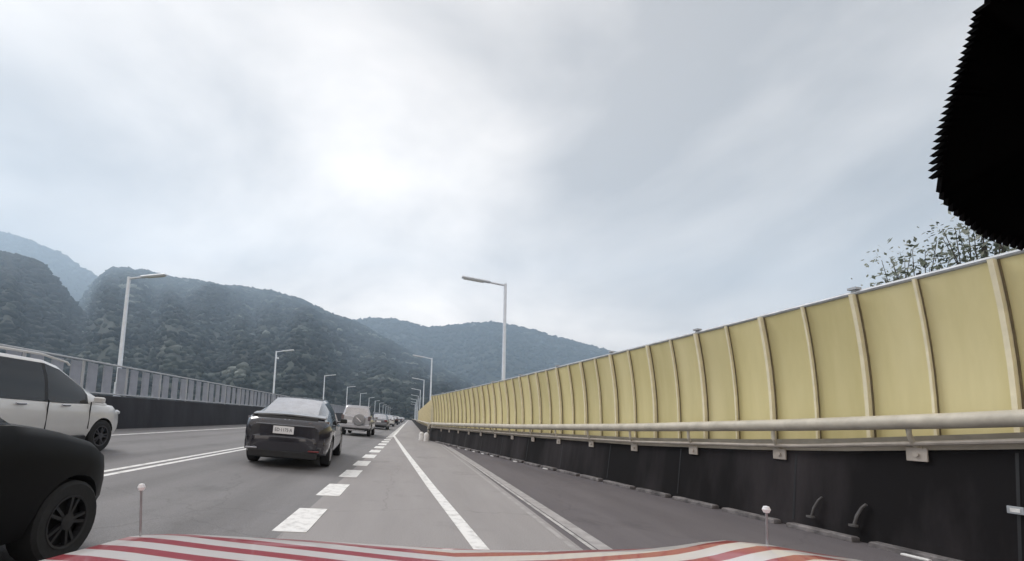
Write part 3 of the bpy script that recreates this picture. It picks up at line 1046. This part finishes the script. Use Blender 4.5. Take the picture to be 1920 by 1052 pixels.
# --- silver sport utility with the spare wheel on its tailgate
def rear_spare(root, y0):
    sp = MB()
    c = (0.20, y0 - 0.14, 0.98)
    sp.lathe([(0.001, -0.14), (0.20, -0.135), (0.32, -0.11), (0.355, -0.05), (0.355, 0.08), (0.30, 0.12), (0.001, 0.12)], 'Y', c, 28)
    sp.build('spare_wheel_cover', M_SPARE, root, smooth=True)
    MB().box((0.20, y0 - 0.283, 0.98), (0.34, 0.012, 0.05), M=Matrix.Rotation(R(40), 3, 'Y')).build('cover_stripe', M_CHROME, root)
    for sg in (-1, 1):
        sbox('tail_light', (sg * 0.79, y0 + 0.03, 1.08), (0.16, 0.12, 0.26), M_TAILG, root, ch=0.02)
    sbox('bumper', (0, y0 - 0.04, 0.58), (1.72, 0.20, 0.24), M_BODY['silver'], root, ch=0.05)
    sbox('bumper_pad', (0, y0 - 0.03, 0.42), (1.62, 0.16, 0.12), M_TRIM, root, ch=0.03)
    p = sbox('number_plate', (-0.42, y0 - 0.02, 0.84), (0.40, 0.03, 0.16), M_PLATE, root, ch=0.005)
    sbox('step_bar', (0, y0 - 0.10, 0.34), (1.15, 0.06, 0.07), M_CHROME, root, ch=0.02)
    for sg in (-1, 1):
        MB().tube([(sg * 0.62, y0 + 0.3, 1.80), (sg * 0.62, y0 + 0.35, 1.845), (sg * 0.62, y0 + 1.9, 1.86), (sg * 0.62, y0 + 1.95, 1.80)], 0.02, 6).build('roof_rail', M_CHROME, root)
    sbox('tailgate_trim', (-0.3, y0 - 0.004, 1.14), (0.9, 0.03, 0.04), M_CHROME, root)


car('sport_utility', 'silver sport utility with a covered spare wheel on its tailgate, ahead of the dark hatchback', 'car',
    (-3.25, 25.4 + 2.15, road_z(-3.25)), 'silver',
    [(-2.15, 1.12), (-2.05, 1.18), (-1.0, 1.14), (0.6, 1.12), (1.0, 1.08), (1.9, 0.98), (2.2, 0.75)],
    [(-2.15, 0.80), (-2.0, 0.88), (-1.0, 0.90), (1.0, 0.90), (1.9, 0.86), (2.2, 0.70)], 0.36,
    [(-2.10, 1.17, 0.80, 0.83, 1.14, 'P', 'P'), (-2.06, 1.25, 0.78, 0.83, 1.14, 'P', 'R'), (-1.93, 1.66, 0.70, 0.84, 1.14, 'P', 'P'),
     (-1.85, 1.80, 0.68, 0.84, 1.14, 'G', 'P'), (-1.0, 1.83, 0.68, 0.84, 1.13, 'T', 'P'), (-0.9, 1.83, 0.68, 0.84, 1.13, 'G', 'P'),
     (0.35, 1.78, 0.68, 0.84, 1.11, 'G', 'W'), (1.05, 1.12, 0.78, 0.82, 1.09, 'P', 'W')],
    (-1.32, 1.34), 0.37, rear=rear_spare, mirrors=(0.75, 1.16, 0.84), rearglass=M_REARG)


# --- the queue farther ahead
def rear_plain(paint, plate=True):
    def f(root, y0):
        for sg in (-1, 1):
            sbox('tail_light', (sg * 0.68, y0 + 0.02, 0.86), (0.32, 0.12, 0.13), M_TAILG if paint in ('pearl', 'white', 'silver') else M_TAIL, root, ch=0.02)
        sbox('bumper', (0, y0 - 0.02, 0.50), (1.66, 0.16, 0.26), M_BODY[paint], root, ch=0.05)
        sbox('diffuser', (0, y0 - 0.01, 0.34), (1.5, 0.14, 0.10), M_TRIM, root, ch=0.02)
        if plate: sbox('number_plate', (0, y0 - 0.015, 0.76), (0.42, 0.03, 0.16), M_PLATE, root, ch=0.005)
        sbox('chrome_strip', (0, y0 - 0.008, 0.90), (0.9, 0.03, 0.03), M_CHROME, root)
    return f


def saloon(label, x, yrear, paint, hroof=1.46, group='cars queueing in the lane ahead', name='saloon_car', full=False):
    car(name, label, 'car', (x, yrear + 2.3, road_z(x)), paint,
        [(-2.3, 0.90), (-2.2, 0.99), (-1.6, 1.02), (-0.5, 0.96), (0.8, 0.96), (1.3, 0.90), (2.1, 0.78), (2.32, 0.6)],
        [(-2.3, 0.74), (-2.1, 0.86), (-1.2, 0.90), (1.0, 0.90), (2.0, 0.84), (2.32, 0.62)], 0.24,
        [(-1.80, 1.03, 0.72, 0.80, 1.0, 'P', 'R'), (-1.15, hroof - 0.06, 0.62, 0.82, 0.98, 'P', 'P'), (-0.95, hroof - 0.02, 0.62, 0.82, 0.97, 'G', 'P'),
         (-0.1, hroof, 0.62, 0.82, 0.96, 'T', 'P'), (0.0, hroof, 0.62, 0.82, 0.96, 'G', 'P'), (0.45, hroof - 0.05, 0.62, 0.82, 0.95, 'G', 'W'),
         (1.3, 0.95, 0.74, 0.80, 0.92, 'P', 'W')],
        (-1.35, 1.40), 0.33, rear=rear_plain(paint), group=group, full=full, rearglass=M_REARG, mirrors=(0.85, 1.02, 0.82))


saloon('dark saloon with a broad white number plate, third car ahead behind the silver one', -3.05, 41.5, 'grey', 1.50)
saloon('white saloon in the queue just ahead of the dark saloon', -3.1, 58.0, 'pearl', 1.48)
saloon('black saloon in the distant queue between two white cars', -3.0, 74.0, 'black', 1.46)
saloon('pale saloon in the distant queue ahead of the black one', -3.1, 91.0, 'white', 1.55)
saloon('navy saloon far along the queue, ahead of the pale saloon', -3.0, 110.0, 'blue', 1.46)
saloon('tiny white saloon near the head of the visible queue', -3.1, 132.0, 'pearl', 1.5)
saloon('tiny silver saloon at the far end of the visible queue', -3.0, 160.0, 'silver', 1.5)


# --- white people carrier in the left lane
def white_extra(root, y0):
    for sg in (-1, 1):
        MB().tube([(sg * 0.66, -2.0, 1.83), (sg * 0.66, -1.9, 1.90), (sg * 0.66, 0.0, 1.92), (sg * 0.66, 0.62, 1.84), (sg * 0.66, 0.68, 1.79)], 0.022, 8).build('roof_rail', M_BODY['white'], root, smooth=True)
        for yv, nm in ((-0.55, 0), (0.42, 1)):
            sbox('door_handle', (sg * 0.94, yv, 0.99), (0.03, 0.20, 0.035), M_CHROME, root)
        for yv in (-1.02, 0.02, 1.08):
            sbox('door_seam', (sg * 0.925, yv, 0.80), (0.02, 0.012, 0.56), M_TRIM, root, ch=0.002)
        sbox('sill_trim', (sg * 0.905, 0.05, 0.33), (0.06, 2.0, 0.12), M_TRIM, root, ch=0.02)
        sbox('headlight', (sg * 0.66, 2.13, 0.86), (0.24, 0.20, 0.12), M_HEAD, root, ch=0.04)
    sbox('bumper', (0, 2.30, 0.54), (1.10, 0.14, 0.26), M_BODY['white'], root, ch=0.06)


car('people_carrier', 'white people carrier with roof rails in the left lane beyond the double line', 'car',
    (-7.7, 7.95, road_z(-7.7)), 'white',
    [(-2.35, 1.10), (-2.25, 1.16), (-1.0, 1.13), (0.4, 1.08), (1.0, 1.08), (1.3, 1.07), (1.9, 1.03), (2.2, 0.90), (2.36, 0.66)],
    [(-2.35, 0.80), (-2.2, 0.88), (-1.2, 0.93), (1.2, 0.93), (1.9, 0.89), (2.2, 0.78), (2.36, 0.60)], 0.28,
    [(-2.28, 1.14, 0.80, 0.85, 1.12, 'P', 'R'), (-2.05, 1.72, 0.70, 0.87, 1.12, 'P', 'P'), (-1.95, 1.80, 0.69, 0.87, 1.12, 'P', 'P'),
     (-1.78, 1.82, 0.69, 0.87, 1.12, 'G', 'P'), (-1.10, 1.85, 0.69, 0.88, 1.11, 'T', 'P'), (-1.02, 1.85, 0.69, 0.88, 1.11, 'G', 'P'),
     (-0.02, 1.84, 0.69, 0.88, 1.09, 'T', 'P'), (0.06, 1.84, 0.69, 0.88, 1.09, 'G', 'P'), (0.42, 1.76, 0.69, 0.88, 1.08, 'G', 'W'),
     (1.0, 1.46, 0.72, 0.87, 1.08, 'T', 'W'), (1.07, 1.41, 0.725, 0.87, 1.08, 'P', 'W'), (1.66, 1.085, 0.80, 0.84, 1.05, 'P', 'W')],
    (-1.42, 1.54), 0.35, rear=white_extra, mirrors=(1.22, 1.13, 0.86), rim=M_RIMD)


# --- black car alongside, only its bonnet in view
def black_extra(root, y0):
    for sg in (-1, 1):
        M_ = Matrix.Rotation(sg * -0.55, 3, 'Z')
        sbox('headlight', (sg * 0.62, 1.55, 0.765), (0.20, 0.07, 0.08), M_HEADD, root, ch=0.03, M=M_)
    sbox('bumper', (0, 1.73, 0.48), (1.05, 0.14, 0.26), M_BODY['black'], root, ch=0.05)
    sbox('grille', (0, 1.80, 0.66), (0.8, 0.05, 0.10), M_TRIM, root, ch=0.015)


M_HEADD = mat('dull_headlight', (0.22, 0.22, 0.24), 0.15, coat=0.5, var=0.3, scale=14)
car('small_van', 'black short-nosed car alongside on the left, only its bonnet in view', 'car',
    (-3.45, 2.22, road_z(-3.45)), 'black',
    [(-1.8, 1.00), (-1.7, 1.08), (-0.5, 1.05), (0.2, 1.06), (0.6, 1.06), (1.0, 1.00), (1.35, 0.91), (1.62, 0.80), (1.78, 0.60)],
    [(-1.8, 0.74), (-1.6, 0.86), (-0.6, 0.90), (0.8, 0.90), (1.3, 0.88), (1.55, 0.80), (1.70, 0.68), (1.78, 0.52)], 0.22,
    [(-1.72, 1.09, 0.72, 0.80, 1.05, 'P', 'R'), (-1.5, 1.65, 0.62, 0.82, 1.04, 'P', 'P'), (-1.3, 1.72, 0.62, 0.82, 1.04, 'G', 'P'),
     (-0.55, 1.73, 0.62, 0.83, 1.03, 'T', 'P'), (-0.45, 1.73, 0.62, 0.83, 1.03, 'G', 'P'), (-0.25, 1.70, 0.62, 0.83, 1.03, 'G', 'W'),
     (0.62, 1.07, 0.72, 0.80, 1.04, 'P', 'W')],
    (-1.15, 1.12), 0.31, rear=black_extra, mirrors=(-0.05, 1.12, 0.83), rim=M_TRIM)

# ------------------------------------------------------------------ the vehicle that carries the camera
own = empty('service_vehicle', (0.12, 0, 0))
tag(own, 'red and white striped bonnet of the vehicle the picture is taken from', 'vehicle')


def chevron_mat():
    m = bpy.data.materials.new('chevron_paint'); m.use_nodes = True
    t = m.node_tree; b = t.nodes['Principled BSDF']
    b.inputs['Roughness'].default_value = 0.28; b.inputs['Coat Weight'].default_value = 0.5
    c = N(t, 'ShaderNodeTexCoord'); s = N(t, 'ShaderNodeSeparateXYZ')
    t.links.new(c.outputs['Object'], s.inputs[0])
    ab = N(t, 'ShaderNodeMath', operation='ABSOLUTE'); t.links.new(s.outputs['X'], ab.inputs[0])
    mu = N(t, 'ShaderNodeMath', operation='MULTIPLY'); mu.inputs[1].default_value = -0.22
    t.links.new(ab.outputs[0], mu.inputs[0])
    ad = N(t, 'ShaderNodeMath', operation='ADD'); t.links.new(s.outputs['Y'], ad.inputs[0]); t.links.new(mu.outputs[0], ad.inputs[1])
    dv = N(t, 'ShaderNodeMath', operation='DIVIDE'); dv.inputs[1].default_value = 0.098
    t.links.new(ad.outputs[0], dv.inputs[0])
    fr = N(t, 'ShaderNodeMath', operation='FRACT'); t.links.new(dv.outputs[0], fr.inputs[0])
    r = N(t, 'ShaderNodeValToRGB'); r.color_ramp.interpolation = 'CONSTANT'
    r.color_ramp.elements[0].position = 0.0; r.color_ramp.elements[0].color = (0.66, 0.62, 0.61, 1)
    r.color_ramp.elements[1].position = 0.55; r.color_ramp.elements[1].color = (0.34, 0.014, 0.026, 1)
    t.links.new(fr.outputs[0], r.inputs['Fac']); t.links.new(r.outputs['Color'], b.inputs['Base Color'])
    return m


M_CHEV = chevron_mat()
bn = MB(); rows = []
XS = np.linspace(-0.90, 1.13, 35)
for y in (0.42, 0.52, 0.62, 0.72, 0.82, 0.92, 1.02, 1.10, 1.16, 1.205, 1.235, 1.25, 1.255):
    rr = []
    for x in XS:
        e = abs(x) / (0.95 if x < 0 else 1.10)
        yy_ = y - 0.10 * e ** 4
        z = 1.005 - 0.075 * ((y - 0.42) / 0.75) - 0.50 * max(0, (y - 1.13) / 0.125) ** 2.2 * 0.25
        z += (0.006 if x < 0 else 0.026) * math.exp(-((abs(x) - 0.72) / 0.13) ** 2) - 0.10 * max(0, e - 0.86) / 0.14
        z += 0.035 * max(0.0, x - 0.25)
        z -= 0.012 * math.exp(-(x / 0.4) ** 2)
        rr.append((x, yy_, z))
    rows.append(rr)
bn.grid(rows)
bonnet = bn.build('bonnet', M_CHEV, own, smooth=True)
bo = MB()
rows = []
for z in (0.35, 0.55, 0.75, 0.855):
    rows.append([(x, 1.262 - 0.10 * (abs(x) / 0.95) ** 4 + (0.04 if z < 0.8 else 0), z + (0.035 * max(0, x - 0.25) if z > 0.8 else 0)) for x in np.linspace(-0.90, 1.13, 17)])
bo.grid(rows); bo.build('front_panel', M_BODY['white'], own, smooth=True)
for sg, xs_ in ((-1, -0.905), (1, 1.135)):
    sbox('wing', (xs_, 0.30, 0.56), (0.05, 1.75, 0.50), M_BODY['white'], own, ch=0.02)
    wheel(own, (sg * 0.78 + 0.04, 0.62, 0.32), 0.32, 0.2, sg, M_RIM)
    sbox('headlight', (sg * 0.68 + 0.04, 1.25, 0.66), (0.3, 0.06, 0.18), M_HEAD, own, ch=0.02)
sbox('cowl', (0.11, 0.40, 0.93), (1.98, 0.10, 0.10), M_TRIM, own, ch=0.02)
sbox('bumper', (0.11, 1.30, 0.40), (1.96, 0.12, 0.20), M_TRIM, own, ch=0.03)
# fender marker poles with ball tips
for px, base_y in ((266, 1005), (1438, 1022)):
    D = 1.08
    lo = at_depth(px, base_y, D); hi = at_depth(px - 1, 918 if px < 500 else 960, D)
    p = empty('marker_pole', (lo.x, lo.y, lo.z - 0.05))
    p.parent = own; p.location = Vector((lo.x, lo.y, lo.z - 0.05)) - Vector(own.location)
    Hh = hi.z - lo.z + 0.05
    lx = hi.x - lo.x
    MB().tube([(0, 0, 0), (lx, 0, Hh)], 0.0027, 8).build('rod', M_RIM, p, smooth=True)
    q = MB()
    q.lathe([(0.0001, -0.009), (0.006, -0.0075), (0.009, 0), (0.006, 0.0075), (0.0001, 0.009)], 'Z', (lx, 0, Hh + 0.006), 12)
    q.build('ball_tip', M_PLATE, p, smooth=True)

# black ceramic border of the windscreen with its dotted edge (fades to dots, here teeth)
edge_px = [(1850, 8), (1836, 60), (1815, 120), (1795, 180), (1777, 240), (1765, 290), (1762, 322), (1770, 350), (1790, 376), (1818, 400),
           (1850, 425), (1885, 438), (1925, 450), (1990, 468)]
A0, A1, A2 = Vector((0.37, 0.30, 1.39)), Vector((0.27, 0.20, 1.50)), None
# windscreen plane: leans back 45 degrees, its foot ahead of the camera
PN = Vector((0.10, 0.72, 0.69)).normalized()
P0 = Vector((0.36, 0.31, 1.40))


def on_screen(px, py, off=0.0):
    d = ray(px, py)
    t = (P0 - CAMP).dot(PN) / d.dot(PN)
    return CAMP + d * t


pts = [Vector(p) for p in edge_px]
dense = []
for a, b_ in zip(pts[:-1], pts[1:]):
    n_ = max(1, int((b_ - a).length / 4.3))
    for k in range(n_): dense.append(a.lerp(b_, k / n_))
outer = []
for k, p in enumerate(dense):
    ph = k % 3
    q = p.copy()
    if ph == 1:
        q += Vector((-15, 10)) if p.y < 330 else Vector((-4, 22))
    elif ph == 0:
        q += Vector((7, -2)) if p.y < 330 else Vector((2, -6))
    outer.append(q)
E = [on_screen(p.x, p.y) for p in outer]
back = [on_screen(2230, 560), on_screen(2330, -260), on_screen(1880, -260)]
poly = E + back
fr = MB()
nE = len(poly)
cen = on_screen(2080, 200)
th = PN * 0.004
top = [p + th for p in poly]
fr.add([cen] + poly, [(0, i + 1, (i + 1) % nE + 1) for i in range(nE)])
fr.add([cen + th] + top, [(0, (i + 1) % nE + 1, i + 1) for i in range(nE)])
fr.add(poly + top, [(i, (i + 1) % nE, (i + 1) % nE + nE, i + nE) for i in range(nE)])
fro = fr.build('windscreen_border', M_CERAMIC, None)
fro.parent = own
fro.matrix_parent_inverse = Matrix.Translation(own.location).inverted()
# roof and rear of the cab behind the camera
rf = MB()
rows = []
for y in (0.02, -0.2, -0.8, -1.6, -1.9):
    rows.append([(x, y, 1.62 - 0.10 * (abs(x - 0.04) / 0.8) ** 3 - (0.03 if y > 0 else 0)) for x in np.linspace(-0.75, 0.83, 9)])
rf.grid(rows); rf.grid([[(p[0], p[1], p[2] + 0.04) for p in r_][::-1] for r_ in rows])
rf.build('roof', M_BODY['white'], own, smooth=True)
for sg, xs_ in ((-1, -0.90), (1, 1.13)):
    MB().tube([(xs_ * 0.95, 0.38, 0.95), (xs_ * 0.90, 0.20, 1.25), (xs_ * 0.80, 0.0, 1.52)], 0.035, 8).build('pillar', M_BODY['white'], own, smooth=True)
    sbox('door', (xs_, -1.27, 0.58), (0.05, 1.36, 0.54), M_BODY['white'], own, ch=0.015)
sbox('rear_panel', (0.04, -1.95, 0.95), (1.6, 0.05, 1.3), M_BODY['white'], own, ch=0.02)


# ------------------------------------------------------------------ trees behind the barrier
def tree(root_xy, H, crown_c, crown_r, nclump, label, seed, zbase=-9.0, name='broadleaf_tree'):
    rs = np.random.default_rng(seed)
    r = empty(name, (root_xy[0], root_xy[1], zbase))
    tag(r, label, 'tree', 'trees behind the yellow barrier')
    tr = MB()
    top = Vector(crown_c) - Vector((root_xy[0], root_xy[1], zbase))
    tr.tube([(0, 0, 0), (top.x * 0.2, top.y * 0.2, top.z * 0.4), (top.x * 0.7, top.y * 0.7, top.z * 0.8), top], [0.22, 0.17, 0.11, 0.04], 8)
    tips = []
    for k in range(nclump):
        a = rs.uniform(0, 2 * PI); el = rs.uniform(-0.5, 1.4); q = crown_r * rs.uniform(0.35, 1.0)
        d = Vector((math.cos(a) * math.cos(el), math.sin(a) * math.cos(el), math.sin(el) * 0.9)) * q
        s0 = Vector((top.x * 0.75, top.y * 0.75, top.z * 0.82)); e = top + d
        mid = s0.lerp(e, 0.5) + Vector(rs.normal(0, 0.12, 3))
        tr.tube([s0, mid, e], [0.028, 0.014, 0.005], 5)
        tips.append((mid, e))
    tr.build('trunk', M_BARK, r, smooth=True)
    V, F, T = [], [], []
    for mid, e in tips:
        base_t = rs.uniform(0, 0.8)
        for j in range(36):
            c = mid.lerp(e, rs.uniform(0.45, 1.1)) + Vector(rs.normal(0, 0.20, 3))
            nrm = Vector(rs.normal(0, 1, 3)).normalized()
            u = nrm.orthogonal().normalized(); w = nrm.cross(u)
            a = rs.uniform(0, 2 * PI); u, w = u * math.cos(a) + w * math.sin(a), w * math.cos(a) - u * math.sin(a)
            L = rs.uniform(0.035, 0.085); k0 = len(V)
            V += [c - u * L, c + w * L * 0.42, c + u * L, c - w * L * 0.42]
            F.append((k0, k0 + 1, k0 + 2, k0 + 3))
            T.append(min(1, max(0, base_t + rs.normal(0, 0.2))))
    me = bpy.data.meshes.new('crown')
    me.from_pydata([tuple(p) for p in V], [], F)
    at = me.attributes.new('tint', 'FLOAT', 'FACE'); at.data.foreach_set('value', T)
    me.materials.append(M_LEAF)
    link('crown', me, r)


for (px, py, Y, cr, nc, lab, sd_) in ((1722, 512, 10.2, 0.95, 22, 'sparse leafy treetop showing over the barrier, left of the pair', 3),
                                      (1845, 462, 9.6, 1.15, 26, 'larger sparse treetop over the barrier, right of the pair', 9)):
    c = at_depth(px, py, Y)
    tree((c.x + 0.5, c.y + 0.4), 0, c, cr, nc, lab, sd_)


# ------------------------------------------------------------------ hills and their forest
def ridge_noise(x, s=1.0):
    return mnoise.noise(Vector((x * s, 3.3, 0)))


def hill(name, ridge, D, foot, seed, rough=1.0, nx=150, back=0.22):
    """ridge: skyline in photograph pixels at depth D; the slope runs down to depth `foot`"""
    rx = [p[0] for p in ridge]; ry = [p[1] for p in ridge]
    xs = np.linspace(rx[0], rx[-1], nx)
    rows = []
    TS = [0, 0.08, 0.18, 0.3, 0.42, 0.55, 0.66, 0.76, 0.85, 0.93, 1.0]
    ridge_pts, foot_pts = [], []
    for x in xs:
        y = float(np.interp(x, rx, ry)) + 3.0 * rough * mnoise.noise(Vector((x * 0.03, seed, 0))) + 1.5 * rough * mnoise.noise(Vector((x * 0.09, seed, 4)))
        Dk = D * (1 + 0.10 * mnoise.noise(Vector((x * 0.004, seed, 9))))
        p = at_depth(x, y, Dk); ridge_pts.append(p)
        d = ray(x, 780)
        q = CAMP + d * foot; q.z = -12; foot_pts.append(q)
    for t in TS:
        r_ = []
        for k, x in enumerate(xs):
            p = foot_pts[k].lerp(ridge_pts[k], t)
            h = ridge_pts[k].z + 12
            zt = t ** 1.1
            gull = mnoise.noise(Vector((x * 0.012 + seed, t * 1.3, seed))) * 0.13 + mnoise.noise(Vector((x * 0.03, t * 1.6, seed + 5))) * 0.075
            p.z = -12 + h * (zt + gull * math.sin(PI * t) * 0.8)
            r_.append(p)
        rows.append(r_)
    front = [list(r_) for r_ in rows]
    for t in (0.08, 0.3, 0.8, 1.0):
        r_ = []
        for k in range(len(xs)):
            p = ridge_pts[k].copy()
            d = Vector((p.x, p.y, 0)).normalized()
            p += d * back * D * t; p.z = -12 + (ridge_pts[k].z + 12) * (1 - t) ** 1.3
            r_.append(p)
        rows.append(r_)
    o = MB().grid(rows).build(name, M_HILL, smooth=True)
    tag(o, kind='structure')
    return front


t_ = (1 + 5 ** 0.5) / 2
ICO_V = np.array([(-1, t_, 0), (1, t_, 0), (-1, -t_, 0), (1, -t_, 0), (0, -1, t_), (0, 1, t_), (0, -1, -t_), (0, 1, -t_),
                  (t_, 0, -1), (t_, 0, 1), (-t_, 0, -1), (-t_, 0, 1)], float)
ICO_V /= np.linalg.norm(ICO_V[0])
ICO_F = np.array([(0, 11, 5), (0, 5, 1), (0, 1, 7), (0, 7, 10), (0, 10, 11), (1, 5, 9), (5, 11, 4), (11, 10, 2), (10, 7, 6), (7, 1, 8),
                  (3, 9, 4), (3, 4, 2), (3, 2, 6), (3, 6, 8), (3, 8, 9), (4, 9, 5), (2, 4, 11), (6, 2, 10), (8, 6, 7), (9, 8, 1)])


def forest(label, front, n, size, seed, bright=0.0, ridge_extra=True):
    rs = np.random.default_rng(seed)
    A = np.array([[tuple(p) for p in r_] for r_ in front])        # (rows, cols, 3)
    nr, nc = A.shape[:2]
    ti = rs.uniform(0, nr - 1.001, n)
    if ridge_extra:
        ti[: n // 9] = nr - 1.001 - rs.uniform(0, 0.25, n // 9)
    tj = rs.uniform(0, nc - 1.001, n)
    i0, j0 = ti.astype(int), tj.astype(int)
    fi, fj = (ti - i0)[:, None], (tj - j0)[:, None]
    P = (A[i0, j0] * (1 - fi) * (1 - fj) + A[i0 + 1, j0] * fi * (1 - fj) + A[i0, j0 + 1] * (1 - fi) * fj + A[i0 + 1, j0 + 1] * fi * fj)
    keep = P[:, 2] > -14
    P = P[keep]; n = len(P)
    sz = size * rs.uniform(0.5, 1.25, n) * (0.10 + 0.95 * P[:, 1] / P[:, 1].max())
    V = ICO_V[None] * (1 + rs.normal(0, 0.20, (n, 12, 1)))
    V = V * (sz[:, None, None] * np.array([1.15, 1.15, 0.85])[None, None])
    V = V + P[:, None, :] + np.array([0, 0, 0.25])[None, None] * sz[:, None, None]
    F = (ICO_F[None] + (np.arange(n) * 12)[:, None, None]).reshape(-1, 3)
    tint = np.empty(n)
    for k in range(n):
        p = P[k]
        a = mnoise.noise(Vector((p[0] * 0.009, p[1] * 0.006, p[2] * 0.028))) * 0.65 + mnoise.noise(Vector((p[0] * 0.03, p[1] * 0.03, p[2] * 0.09 + 7))) * 0.5
        tint[k] = 0.42 + a * 0.85 + bright
    tint = np.clip(tint + rs.normal(0, 0.09, n), 0, 1)
    me = bpy.data.meshes.new('forest')
    me.vertices.add(n * 12); me.vertices.foreach_set('co', V.reshape(-1))
    nf = len(F)
    me.loops.add(nf * 3); me.loops.foreach_set('vertex_index', F.reshape(-1).astype(np.int32))
    me.polygons.add(nf); me.polygons.foreach_set('loop_start', np.arange(0, nf * 3, 3, dtype=np.int32))
    me.update(calc_edges=True)
    at = me.attributes.new('tint', 'FLOAT', 'FACE'); at.data.foreach_set('value', np.repeat(tint, 20).astype(np.float32))
    me.materials.append(M_FOREST)
    o = link('forest', me)
    tag(o, label, 'forest', kind='stuff')


fa = hill('hill', [(60, 690), (110, 640), (150, 575), (180, 535), (210, 508), (270, 511), (330, 526), (420, 541), (500, 549), (560, 563), (610, 589),
                   (660, 606), (720, 638), (800, 682), (870, 714), (940, 745), (1010, 775)], 2000, 250, 1.7)
forest('dense dark woodland covering the near hill on the left', fa, 17000, 13.5, 21)
fd = hill('mountain', [(420, 640), (560, 618), (650, 603), (690, 600), (740, 602), (800, 617), (870, 610), (920, 606), (1000, 622), (1080, 645), (1160, 665),
                       (1260, 692), (1400, 722), (1600, 765), (1750, 800)], 2800, 1500, 5.2, rough=0.8)
forest('hazy blue woodland on the farther mountain range', fd, 11000, 15.5, 22, bright=-0.06)
fb = hill('mountain', [(-60, 432), (0, 440), (60, 455), (110, 478), (160, 510), (240, 560), (320, 620), (400, 690)], 2850, 1900, 8.4, back=0.1)
forest('faint woodland on the high mountain at the far left', fb, 4000, 21, 23, bright=-0.05)
fc = hill('hill', [(-160, 462), (-40, 474), (30, 484), (75, 500), (105, 535), (140, 580), (190, 630), (260, 690), (330, 735)], 1000, 260, 11.9)
forest('dark woodland on the nearest hill at the left edge', fc, 5000, 9.5, 24, bright=-0.15)

# ------------------------------------------------------------------ haze
hz = MB()
hz.box((0, 1630, 690), (9260, 4120, 1400))
hm = bpy.data.materials.new('haze_air'); hm.use_nodes = True
ht = hm.node_tree; ht.nodes.clear()
pv = N(ht, 'ShaderNodeVolumePrincipled'); pv.inputs['Color'].default_value = (0.64, 0.81, 1.0, 1)
pv.inputs['Density'].default_value = 0.00031
pv.inputs['Anisotropy'].default_value = 0.35
ho = N(ht, 'ShaderNodeOutputMaterial')
ht.links.new(pv.outputs[0], ho.inputs['Volume'])
tag(hz.build('haze', hm), kind='stuff')
